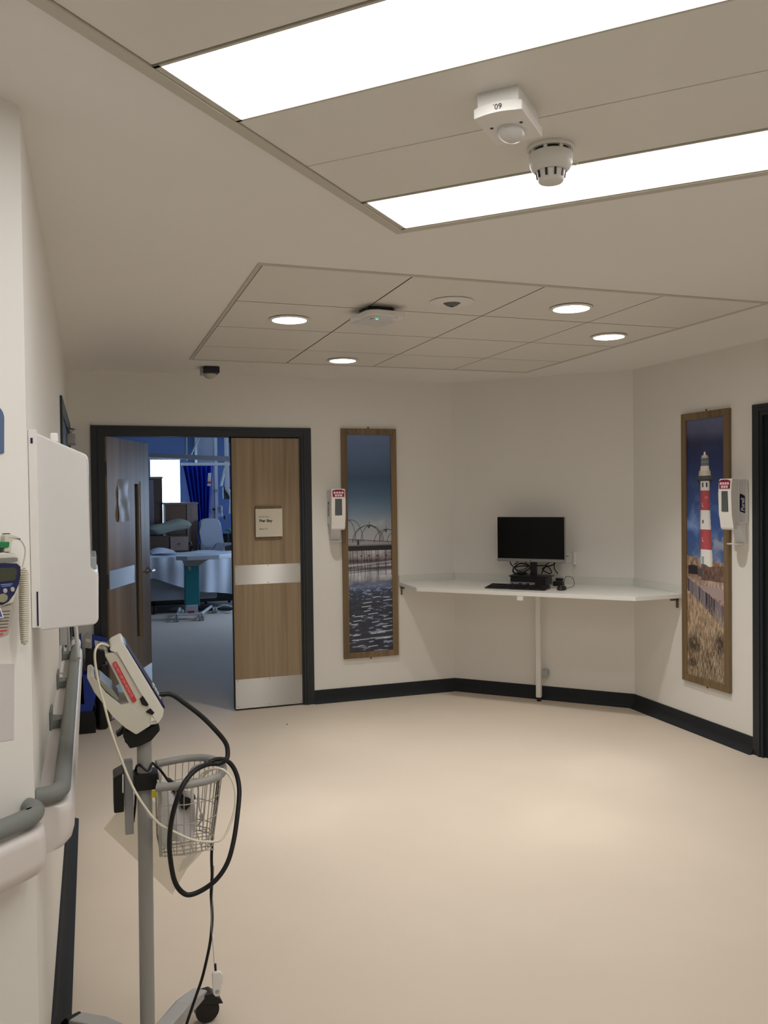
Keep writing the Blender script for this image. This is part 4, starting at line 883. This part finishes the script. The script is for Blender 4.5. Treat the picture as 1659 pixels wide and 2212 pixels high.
Yw = [2.36, 2.33, 2.31, 2.29] + [2.285]*5 + [2.27, 2.25, 2.235, 2.225, 2.22, 2.215, 2.215, 2.22, 2.23, 2.24, 2.25, 2.26, 2.27, 2.28, 2.30, 2.32]
single('sensor_cable', MB().tube([aty(*p, Yw[i]) for i, p in enumerate(wc)], .0031, 10, 6), mat('off_white_cable', (222, 216, 196), .4), 'off-white cable sagging from the monitor across the pole and basket', 'cable')
# grey collar where the cable meets the monitor
single('cable_boot', MB().tube(path([(214, 1391), (226, 1391), (236, 1399), (242, 1408)], 2.33, 2.36), .0055, 10, 5), MIDG, 'grey boot on the cable at the top of the monitor', 'cable boot')
single('mains_lead', MB().tube([aty(*p) for p in ((288, 1776, 2.43), (292, 1740, 2.43), (294, 1700, 2.42), (293, 1665, 2.38), (300, 1652, 2.34), (318, 1665, 2.325), (326, 1655, 2.34), (328, 1648, 2.36), (345, 1662, 2.36), (362, 1685, 2.36), (368, 1697, 2.36))], .0034, 10, 6), RUB, 'black mains lead wrapped round the pole above the clamp', 'cord')
pgp = thing('basket_plug', aty(390, 1730, 2.36), 'black three pin plug hanging in the wire basket', 'plug')
build('plug_body', MB().prism(pp(z7([(700, 445), (735, 440), (850, 545), (840, 560), (720, 545)]), 2.36), 2.35, 2.372, bev=.002).prism(pp(z7([(828, 640), (1030, 632), (925, 770), (885, 782), (850, 740)]), 2.36), 2.34, 2.375, bev=.003).prism(pp(z7([(720, 530), (840, 545), (900, 640), (830, 650)]), 2.36), 2.352, 2.368, bev=.001), BLACK, pgp)
cn = thing('cuff_connector', aty(452, 1648, 2.3), 'white and navy tube connector on the rim of the basket', 'connector')
build('tube_end', MB().tube(path(z7([(960, 390), (985, 330), (1040, 290), (1110, 262)]), 2.33, 2.31), .0034, 10, 5), GREYP, cn)
build('band', MB().cyl(aty(*z7([(1125, 262)])[0], 2.31), aty(*z7([(1165, 252)])[0], 2.31), .0045, n=14), NAVY, cn)
build('band', MB().cyl(aty(*z7([(1180, 246)])[0], 2.305), aty(*z7([(1245, 232)])[0], 2.305), .005, n=14), BLACK, cn)
single('thin_white_lead', MB().tube(path(z7([(1040, 480), (1070, 430), (1120, 370), (1200, 335), (1290, 325), (1370, 350), (1440, 430), (1480, 560), (1490, 700), (1475, 850), (1430, 980)]), 2.33, 2.24), .0022, 8, 6), WHITE, 'thin white lead looping out over the right of the basket rim', 'lead')
def bagfn(u, v):
    a = aty(*z7([(560+640*u*(1-.3*v), 560+ 600*v)])[0], 2.38); return Vector((a.x, 2.36+.02*math.sin(9*u+3*v)+.012*math.sin(14*v-4*u), a.z))
single('dressing_packet', MB().grid(lambda u, v: Vector((.165+.085*u, 2.325+.012*math.sin(8*u+4*v)+.03*v, .675+.125*v)), 16, 14, .004), mat('crumpled_packet', (206, 204, 204), .5, noise=.10, nscale=90), 'crumpled white printed packet standing in the basket', 'packet')
lp = single('leaflet', MB().prism([(.156, .68), (.175, .66), (.18, .84), (.152, .85)], 2.31, 2.315), mat('leaflet_print', (200, 200, 196), .5, noise=.18, nscale=70), 'folded leaflet at the pole side of the basket', 'leaflet')
q = z7([(525, 575), (580, 575), (580, 660), (525, 660)])
yt = single('yellow_sticker', MB().prism(pp(q, 2.30), 2.300, 2.302), mat('yellow_sticker', (206, 196, 50), .5), 'small yellow sticker beside the pole under the clamp', 'sticker')
single('basket_bottle', MB().lathe([(.010, 0), (.010, .05), (.006, .058), (.006, .064), (0, .064)], Matrix.Translation((.25, 2.40, .665)), 18), mat('amber_sachet', (196, 186, 150), .4), 'small cream bottle at the back of the basket', 'bottle')
cb = aty(435, 1762, 2.30)
single('white_hook', MB().tube([aty(428, 1700, 2.33), aty(430, 1740, 2.31), aty(434, 1756, 2.29), aty(440, 1764, 2.28), aty(436, 1772, 2.285), aty(428, 1782, 2.30)], .002, 8, 5).lathe([(.004, -.003), (.0065, -.003), (.0065, .003), (.004, .003)], Matrix.Translation(aty(436, 1763, 2.285)) @ Matrix.Rotation(math.radians(90), 4, 'X'), 18), GREYP, 'small pale ring clip hanging inside the front of the basket', 'clip')
# clear sleeve under the basket
sl = [aty(x, y, 2.48) for x, y in ((224, 1790), (262, 1742), (300, 1705), (362, 1755), (436, 1842), (404, 1876), (372, 1932), (300, 1862))]
m = MB(); m.prism([(p.x, p.z) for p in sl], 2.478, 2.4805)
single('clear_sleeve', m, CLEARP, 'slanting clear plastic sleeve hanging under the basket', 'plastic sleeve')
gl = [aty(x, y, 2.46) for x, y in ((386, 1889), (396, 1862), (420, 1845), (432, 1843), (418, 1862), (402, 1880))]
single('sleeve_seal', MB().prism([(p.x, p.z) for p in gl], 2.474, 2.477), mat('shiny_film', (240, 236, 226), .25, alpha=.55), 'shiny crinkled film edge poking out below the basket', 'plastic film')
# finger clip
fcx = aty(469, 2126, 2.40)
fc_ = thing('finger_clip_sensor', aty(466, 2125, 2.40), 'white finger clip sensor dangling on a thin wire above the floor', 'finger sensor')
build('thin_wire', MB().tube(path([(462, 1870), (460, 1920), (457, 1990), (460, 2045), (464, 2098)], 2.40), .0011, 6, 5), GREYP, fc_)
build('strain_relief', MB().cyl(aty(465, 2082, 2.40), aty(466, 2102, 2.40), .0033, n=12), RUB, fc_)
build('upper_shell', MB().prism(pp([(458, 2106), (462, 2101), (476, 2099), (480, 2104), (479, 2118), (477, 2145), (473, 2152), (465, 2153), (460, 2146), (459, 2125)], 2.39), 2.388, 2.400, bev=.003), WHITE, fc_)
build('lower_shell', MB().prism(pp([(457, 2104), (480, 2102), (482, 2108), (481, 2122), (478, 2124), (460, 2126)], 2.405), 2.400, 2.412, bev=.002), WHITE, fc_)
a = aty(469, 2142, 2.388)
build('finger_pad', MB().lathe([(.006, 0), (.0055, .0012), (0, .0005)], Matrix.Translation((a.x, 2.388, a.z)) @ Matrix.Rotation(math.radians(90), 4, 'X'), 16), GREYP, fc_)

# ------------------------------------------------------------------ blue waste holder by the door and clutter on the rail
bl = thing('blue_folder_bin', (-.03, 6.1, 0), 'tall blue plastic bin on a black base in the corner beside the open door', 'bin')
YQ = 6.08
def pq(pts, Y=YQ): return [(aty(x, y, Y).x, aty(x, y, Y).z) for x, y in pts]
def zz2(pts): return [(140+x/8.506, 1340+y/8.506) for x, y in pts]
x_l = XL+.02
build('lower_panel', MB().prism([(x_l, .08)] + pq(zz2([(505, 1680), (570, 1400), (600, 1010), (300, 1010)]))[0:3] + [(x_l, pq(zz2([(300, 1010)]))[0][1])], YQ, YQ+.16, bev=.004), BLUEB, bl)
build('upper_panel', MB().prism(pq(zz2([(500, 260), (770, 330), (800, 420), (795, 570), (510, 575)]), YQ+.12), YQ+.12, YQ+.15, bev=.003), BLUEB, bl)
build('side_panel', MB().prism([(x_l, pq([(170, 1375)])[0][1]-.02), (x_l+.035, pq([(170, 1375)])[0][1]), (x_l+.05, .2), (x_l, .2)], YQ+.0, YQ+.16, bev=.002), BLUEB, bl)
build('grey_clip', MB().prism(pq(zz2([(360, 300), (420, 220), (500, 260), (495, 520), (350, 500)])), YQ-.006, YQ+.01, bev=.002), GREYP, bl)
build('white_sticker', MB().prism(pq(zz2([(385, 330), (475, 350), (475, 400), (385, 390)])), YQ-.008, YQ-.005), PAPER, bl)
build('paper_label', MB().prism(pq(zz2([(545, 365), (770, 420), (755, 555), (560, 530)]), YQ+.119), YQ+.117, YQ+.1195), PAPER, bl)
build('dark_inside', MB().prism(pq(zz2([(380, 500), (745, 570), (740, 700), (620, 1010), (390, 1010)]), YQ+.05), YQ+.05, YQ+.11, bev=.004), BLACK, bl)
build('base', MB().prism([(x_l, 0)] + [(aty(207, 1567, YQ).x, .0)] + pq(zz2([(570, 1820), (540, 1660)])) + [(x_l, pq(zz2([(250, 1680)]))[0][1])], YQ-.01, YQ+.17, bev=.004), BLACK, bl)
single('black_sack', MB().box((.012, 6.13, 0), (.09, 6.27, .46), bev=.025, seg=3), mat('black_polythene', (20, 20, 20), .35, bump=.5, bscale=30), 'dark soft sack slumped between the blue bin and the door frame', 'sack')

eq = thing('folded_stand', (XL+.05, 3.9, .93), 'narrow pale grey folded stand with a black pad above the far end of the handrail', 'stand')
m = MB().tube([(XL+.035, 3.85, .95), (XL+.030, 3.75, 1.22)], .008, 8, 0).tube([(XL+.075, 3.75, .93), (XL+.045, 4.05, 1.28)], .009, 8, 0)
m.box((XL+.001, 3.80, .98), (XL+.03, 3.86, 1.24), bev=.003)
build('bars', m, GREYP, eq)
build('hanging_pad', MB().box((XL+.001, 4.1, .95), (XL+.04, 4.25, 1.22), bev=.004), BLACK, eq)

# ------------------------------------------------------------------ ward seen through the open door
def box_px(mb, x0_, y0_, x1_, y1_, Y, dep, bev=.004):
    a = aty(x0_, y0_, Y); b = aty(x1_, y1_, Y); return mb.box((a.x, Y, b.z), (b.x, Y+dep, a.z), bev=bev, seg=2)
WAL = 'beyond the open door'
# tall wardrobe and lower locker against the window wall
a = aty(322, 1034, 13.3); b = aty(355, 1300, 13.3)
wd = thing('wardrobe', (b.x-.3, 13.4, 0), 'tall brown wardrobe in the ward, left of the bright window', 'wardrobe')
build('carcass', MB().box((b.x-.6, 13.3, .05), (b.x, 13.8, a.z), bev=.004), LOCKD, wd)
build('top_trim', MB().box((b.x-.61, 13.28, a.z), (b.x+.01, 13.82, a.z+.03), bev=.003), LOCK, wd)
build('door', MB().box((b.x-.59, 13.28, .1), (b.x-.13, 13.3, a.z-.02), bev=.002), mat('grey_door_panel', (120, 116, 124), .4), wd)
build('plinth', MB().box((b.x-.58, 13.33, 0), (b.x-.02, 13.78, .06)), BLACK, wd)
a = aty(357, 1086, 13.2); b = aty(430, 1300, 13.2); c_ = aty(407, 1300, 13.2)
lk = thing('bedside_locker', ((a.x+b.x)/2, 13.4, 0), 'half height wood effect locker in the ward with a paler right end panel', 'locker')
build('carcass', MB().box((a.x, 13.22, .04), (c_.x, 13.65, a.z-.03), bev=.003), mat('brown_back_panel', (112, 86, 68), .4, noise=.05), lk)
build('end_panel', MB().box((c_.x, 13.2, .04), (b.x, 13.66, a.z-.03), bev=.003), LOCK, lk)
build('top', MB().box((a.x-.01, 13.19, a.z-.03), (b.x+.01, 13.67, a.z), bev=.004), LOCK, lk)
build('plinth', MB().box((a.x+.02, 13.25, 0), (b.x-.02, 13.6, .05)), BLACK, lk)
build('handle', MB().tube([aty(409, 1178, 13.19), aty(410, 1172, 13.16), aty(413, 1172, 13.16), aty(415, 1182, 13.16), aty(414, 1192, 13.19)], .012, 8, 4), CHROME, lk)
a = aty(322, 1160, 12.85); b = aty(408, 1192, 12.85); c_ = aty(368, 1160, 12.85)
cb = thing('drawer_unit', ((a.x+b.x)/2, 12.95, 0), 'low dark drawer unit with a chrome handle under the sage pillow', 'drawer unit')
dz = aty(368, 1157, 12.85).z
build('carcass', MB().box((a.x-.1, 12.87, .05), (b.x, 13.17, dz), bev=.004), LOCKD, cb)
dr_ = build('drawer', MB().box((c_.x, 12.85, aty(370, 1190, 12.85).z), (b.x-.005, 12.875, dz-.02), bev=.003), LOCK, cb)
build('handle', MB().tube([aty(387, 1174, 12.84), aty(391, 1175, 12.81), aty(396, 1173, 12.81), aty(398, 1172, 12.84)], .008, 8, 4), CHROME, dr_)
build('foot', MB().box((a.x, 12.9, 0), (b.x-.05, 13.1, .05)), BLACK, cb)
def pillow(name, c, w, d, h, m, label, rot=0, tilt=0):
    T = Matrix.Translation(c) @ Matrix.Rotation(math.radians(rot), 4, 'Z') @ Matrix.Rotation(math.radians(tilt), 4, 'Y')
    def fn(sg):
        def f(u, v):
            x = 2*u-1; y = 2*v-1; e = max(0, (1-abs(x)**3))*max(0, (1-abs(y)**3))
            k = 1-.12*(x*x*y*y)
            return Vector((x*w/2*k, y*d/2*k, sg*h/2*e**.55*(1+.12*math.sin(5*x+3*y)) + .02*math.sin(3*x)))
        return f
    return single(name, MB().grid(fn(1), 20, 14, 0, T).grid(fn(-1), 20, 14, 0, T), m, label, 'pillow')
pc_ = aty(367, 1146, 12.98)
pillow('pillow', (pc_.x, 12.98, dz+.125), .64, .42, .17, PILLOW, 'plump sage green pillow lying on top of the drawer unit', 0, -4)

# bed: mattress, sheet, frame
bd = thing('hospital_bed', (1.1, 12.0, 0), 'hospital bed made up with a draped pale sheet behind the overbed table', 'bed')
zt = aty(400, 1200, 11.9).z
bx0 = .15; bx1 = 2.55; by0, by1 = 11.75, 12.7
build('mattress', MB().box((bx0, by0+.02, zt-.16), (bx1, by1, zt-.01), bev=.04, seg=3), mat('mattress_blue', (120, 128, 150), .6), bd)
hemL = [aty(330, 1250, by0).z, aty(350, 1262, by0).z, aty(390, 1278, by0).z, aty(405, 1280, by0).z, aty(435, 1281, by0).z, aty(470, 1285, by0).z, aty(492, 1290, by0).z, aty(500, 1294, by0).z]
def drape(u, v):
    x = bx0-.0+(bx1-bx0)*u
    hem = np.interp(x, [.8, 1.0, 1.3, 1.45, 1.6, 1.85, 2.0, 2.1], hemL)
    L = zt-hem
    if v < .4: t = v/.4; return Vector((x, by1-(by1-by0)*t, zt+.012*math.sin(9*x+4*t)))
    t = (v-.4)/.6; return Vector((x, by0-.02-.03*math.sin(13*x+1.5*t)*t-.012*math.sin(31*x), zt-L*t))
build('sheet', MB().grid(drape, 70, 24, .006), SHEET, bd)
build('side_panel', MB().box((bx0, by0+.05, aty(400, 1292, by0).z-.03), (1.62, by0+.09, zt-.16), bev=.02), BEDP, bd)
build('under_frame', MB().box((bx0+.1, by0+.12, .34), (bx1-.1, by1-.12, .42), bev=.01).box((.6, 12.0, .12), (2.3, 12.4, .3), bev=.02).box((.75, 11.95, .2), (.95, 12.3, .42), bev=.02), mat('bed_frame_dark', (60, 64, 70), .5), bd)
for (wx, wy) in ((.78, 11.9), (.78, 12.6), (2.02, 11.85), (2.02, 12.55)):
    w_ = build('castor', MB().cyl((wx-.02, wy, .075), (wx+.02, wy, .075), .075, n=22).tube([(wx, wy, .12), (wx, wy+.03, .3)], .02, 8, 0), BLACK, bd)
    build('wheel_cover', MB().cyl((wx-.025, wy, .075), (wx+.025, wy, .075), .045, n=18), GREYP, w_)
build('brake_pedal', MB().tube([aty(470, 1312, 11.6), aty(485, 1307, 11.6), aty(505, 1312, 11.6)], .010, 8, 5).tube([aty(466, 1318, 11.6), aty(490, 1324, 11.55), aty(503, 1318, 11.6)], .010, 8, 5), GREYP, bd)
def pfn(u, v):
    a_ = aty(325+52*u, 1188, 12.3); e = math.sin(math.pi*min(1, max(0, u)))**.5*math.sin(math.pi*v)**.6
    return Vector((a_.x, 12.05+.5*v, zt+.035+.08*e*(1-.55*u)))
single('bed_pillow', MB().grid(pfn, 16, 12, .01), SHEET, 'white pillow on the bed near the open door leaf', 'pillow')

# overbed table
ob = thing('overbed_table', (1.24, 11.25, 0), 'overbed table with a teal column and a low wheeled base', 'overbed table')
YT = 11.2
a = aty(378, 1205, YT-.2); b = aty(520, 1190, YT+.1)
build('table_top', MB().prism([(aty(378, 1204, YT).x, YT-.12), (aty(400, 1210, YT).x, YT-.22), (aty(470, 1210, YT).x, YT-.16), (aty(520, 1195, YT).x, YT+.05), (aty(520, 1190, YT).x, YT+.35), (aty(420, 1190, YT).x, YT+.28), (aty(384, 1196, YT).x, YT+.15)], aty(440, 1207, YT).z, aty(440, 1198, YT).z, axis='z', bev=.008), mat('table_laminate', (186, 190, 196), .35), ob)
build('column_head', MB().prism([(aty(x, y, YT).x, aty(x, y, YT).z) for x, y in ((386, 1205), (462, 1204), (440, 1212), (430, 1222), (400, 1222), (397, 1213))], YT-.05, YT+.15, bev=.005), mat('beige_bracket', (160, 158, 150), .5), ob)
cl = build('column', box_px(MB(), 399, 1220, 432, 1308, YT, .14, .012), TEAL, ob)
build('column_logo', MB().prism([(aty(x, y, YT).x, aty(x, y, YT).z) for x, y in ((405, 1223), (413, 1224), (413, 1232), (407, 1232))], YT-.002, YT+.0), GREYP, cl)
ft = build('column_foot', box_px(MB(), 402, 1308, 428, 1326, YT-.02, .16, .008), mat('white_metal', (200, 202, 206), .4), ob)
build('red_label', box_px(MB(), 405, 1320, 420, 1325, YT-.024, .003, .0005), RED, ft)
zf = .085
m = MB().tube([(aty(382, 1325, YT-.1).x, YT-.12, zf), (aty(434, 1330, YT-.1).x, YT-.14, zf)], .015, 8, 0)
m.tube([(aty(434, 1330, YT-.1).x, YT-.14, zf), (aty(468, 1310, YT).x, YT+.55, zf)], .020, 8, 0).tube([(aty(382, 1325, YT-.1).x, YT-.12, zf), (aty(396, 1312, YT).x, YT+.5, zf)], .018, 8, 0)
build('base_frame', m, MATS['white_metal'], ob)
for (px_, yy) in ((380, YT-.12), (435, YT-.14), (392, YT+.45), (464, YT+.5)):
    a = aty(px_, 1325, yy)
    build('castor', MB().cyl((a.x-.03, yy, .04), (a.x-.008, yy, .04), .04, n=18).cyl((a.x+.008, yy, .04), (a.x+.03, yy, .04), .04, n=18).box((a.x-.012, yy-.01, .03), (a.x+.012, yy+.02, .085)), GREYP, ob)

# patient chair
YC = 13.03
ch = thing('patient_chair', (aty(462, 1300, YC).x, YC+.2, 0), 'high backed grey vinyl patient chair beyond the bed', 'chair')
build('backrest', MB().prism([(aty(x, y, YC).x, aty(x, y, YC).z) for x, y in ((436, 1196), (431, 1150), (432, 1126), (440, 1121), (456, 1119), (470, 1121), (477, 1128), (480, 1150), (485, 1180), (488, 1200))], YC, YC+.16, bev=.03), CHAIRV, ch)
build('armrest', MB().prism([(aty(x, y, YC-.35).x, aty(x, y, YC-.35).z) for x, y in ((458, 1192), (468, 1175), (474, 1173), (505, 1173), (505, 1178), (486, 1179), (480, 1194))], YC-.31, YC-.23, bev=.01), mat('arm_grey', (110, 116, 128), .45), ch)
build('armrest', box_px(MB(), 433, 1176, 441, 1190, YC-.22, .3, .01), MATS['arm_grey'], ch)
build('seat', MB().box((aty(436, 1200, YC).x, YC-.30, .42), (aty(490, 1200, YC).x, YC+.05, .55), bev=.03, seg=3), CHAIRV, ch)
for x in (438, 488):
    for yy in (YC-.27, YC+.05): q = aty(x, 1200, YC); build('leg', MB().cyl((q.x, yy, 0), (q.x, yy, .43), .02, n=10), MIDG, ch)

# blue curtain, rails, column of services
def curt(u, v):
    xl = 395+(432-395)*min(1, v*1.02)**.9 if v < 1 else 432; xr = 461-(461-446)*v
    if v > .7: xl = 424+(v-.7)*30; xr = 451
    px_ = xl+(xr-xl)*u; q = aty(px_, 1006+205*v, 14.0)
    return Vector((q.x, 14.0+.06*math.sin(u*40), q.z))
ct = single('blue_curtain', MB().grid(curt, 80, 20, .004), BLUEC, 'deep blue bed curtain gathered and tied back beside the window', 'curtain')
q = [aty(x, y, 13.95) for x, y in ((448, 1022), (455, 1022), (454, 1050), (446, 1050))]
single('curtain_label', MB().prism([(p.x, p.z) for p in q], 13.86, 13.865), PAPER, 'white label hanging on the edge of the blue curtain', 'label')
q = [aty(x, y, 13.95) for x, y in ((447, 1040), (454, 1040), (454, 1045), (446, 1045))]
single('curtain_red_mark', MB().prism([(p.x, p.z) for p in q], 13.855, 13.859), RED, 'small red mark on the curtain label', 'label')
for k, (pa, pb, Y, r_, lab) in enumerate((((392, 1002), (520, 1000), 13.6, .028, 'white curtain track in front of the blue curtain'), ((310, 977), (520, 991), 11.5, .03, 'long grey overhead rail crossing above the window'))):
    if k == 0: single('curtain_track', MB().box((aty(*pa, Y).x, Y, aty(*pa, Y).z-.025), (aty(*pb, Y).x, Y+.05, aty(*pa, Y).z+.02), bev=.01), WHITE, lab, 'curtain track')
    else:
        a = aty(300, 982, Y); b = aty(530, 992, Y); single('overhead_rail', MB().prism([(a.x, a.z-.025), (b.x, b.z-.04), (b.x, b.z+.03), (a.x, a.z+.025)], Y, Y+.06, bev=.004), mat('rail_grey', (120, 120, 124), .5), lab, 'rail')
single('track_hanger', MB().tube([aty(403, 996, 13.6), (aty(403, 900, 13.6).x, 13.6, 2.8)], .012, 8, 0), GREYP, 'upright hanger rod holding the curtain track', 'rod')
single('track_hanger', MB().tube([aty(413, 982, 13.0), aty(436, 934, 13.0)], .012, 8, 0), GREYP, 'slanting rod above the overhead rail', 'rod')
q0 = aty(431, 1300, 14.6); q1 = aty(474, 1300, 14.6)
pr = struct('trim_4', MB().box((q0.x, 14.6, 0), (q1.x, 14.98, 2.8), bev=.01), mat('white_boxing', (186, 190, 198), .6))
build('pipe_cover', MB().box((q1.x-.05, 14.55, 0), (q1.x, 14.6, 2.8)), WHITE, pr)
# bed head services
sv = thing('wall_outlets', aty(470, 1110, 14.5), 'cluster of dark gas outlets and flowmeters on the white boxing', 'medical outlets')
for (x, y, w_, h_, mm) in ((463, 1100, 5, 4, BLACK), (477, 1098, 8, 12, GREYP), (478, 1112, 7, 8, WHITE), (486, 1118, 4, 8, BLACK), (468, 1060, 8, 5, GREYP), (458, 1106, 4, 3, CHROME)):
    build('outlet', box_px(MB(), x-w_/2, y-h_/2, x+w_/2, y+h_/2, 14.50, .10, .01), mm, sv)
build('gauge', MB().cyl(aty(477, 1095, 14.46), aty(477, 1112, 14.46), .02, n=12), GREYP, sv)
arm = thing('ceiling_arm', (aty(492, 990, 13.8).x, 13.8, 2.2), 'white jointed equipment arm hanging beside the service column', 'equipment arm')
build('upper_arm', MB().tube([(aty(489, 940, 13.8).x, 13.8, 2.8), aty(490, 1005, 13.8), aty(491, 1050, 13.8), aty(492, 1058, 13.8)], .035, 10, 4), WHITE, arm)
build('lower_arm', MB().tube([aty(492, 1058, 13.8), aty(498, 1066, 13.8), aty(501, 1078, 13.8), aty(499, 1110, 13.8)], .035, 10, 4), WHITE, arm)
build('strut', MB().tube([aty(486, 1010, 13.8), aty(477, 1050, 13.8)], .02, 8, 0), WHITE, arm)
build('monitor_head', box_px(MB(), 482, 1052, 500, 1078, 13.9, .1, .02), mat('dark_equipment', (52, 54, 58), .4), arm)
pn = thing('leafy_bedside_items', aty(493, 1160, 13.5), 'dark bottles and a trailing green leaf beside the chair back', 'bedside items')
build('dark_bottle', MB().cyl(aty(491, 1172, 13.5), aty(491, 1152, 13.5), .07, n=16).cyl(aty(484, 1172, 13.5), aty(484, 1158, 13.5), .05, n=16), BLACK, pn)
build('leaf', MB().tube([aty(486, 1146, 13.4), aty(494, 1144, 13.4), (aty(502, 1158, 13.4))], [.012, .016, .02, .012, .004], 8, 5), GREEN, pn)
build('shelf', MB().box((aty(480, 1172, 13.5).x, 13.4, aty(480, 1176, 13.5).z), (aty(530, 1172, 13.5).x, 13.8, aty(480, 1172, 13.5).z)), LOCKD, pn)
build('shelf_stand', MB().box((aty(482, 1172, 13.5).x, 13.5, 0), (aty(520, 1172, 13.5).x, 13.75, aty(480, 1176, 13.5).z)), LOCKD, pn)

# small speck on the floor near the door
q = atz(620, 1565, .0)
single('floor_speck', MB().lathe([(.006, 0), (.005, .003), (0, .004)], Matrix.Translation((q.x, q.y, 0)), 10), BLACK, 'tiny dark speck on the open floor in front of the door', 'debris')

# ------------------------------------------------------------------ world and colour
w = bpy.data.worlds.new('world'); bpy.context.scene.world = w; w.use_nodes = True
w.node_tree.nodes['Background'].inputs[0].default_value = (.6, .7, .8, 1); w.node_tree.nodes['Background'].inputs[1].default_value = .02
sc = bpy.context.scene
sc.view_settings.view_transform = 'Standard'; sc.view_settings.look = 'None'; sc.view_settings.gamma = 1; sc.view_settings.exposure = 0.22
sc.view_settings.use_curve_mapping = False
sc.cycles.max_bounces = 10; sc.cycles.diffuse_bounces = 6; sc.cycles.transparent_max_bounces = 12; sc.cycles.sample_clamp_indirect = 6
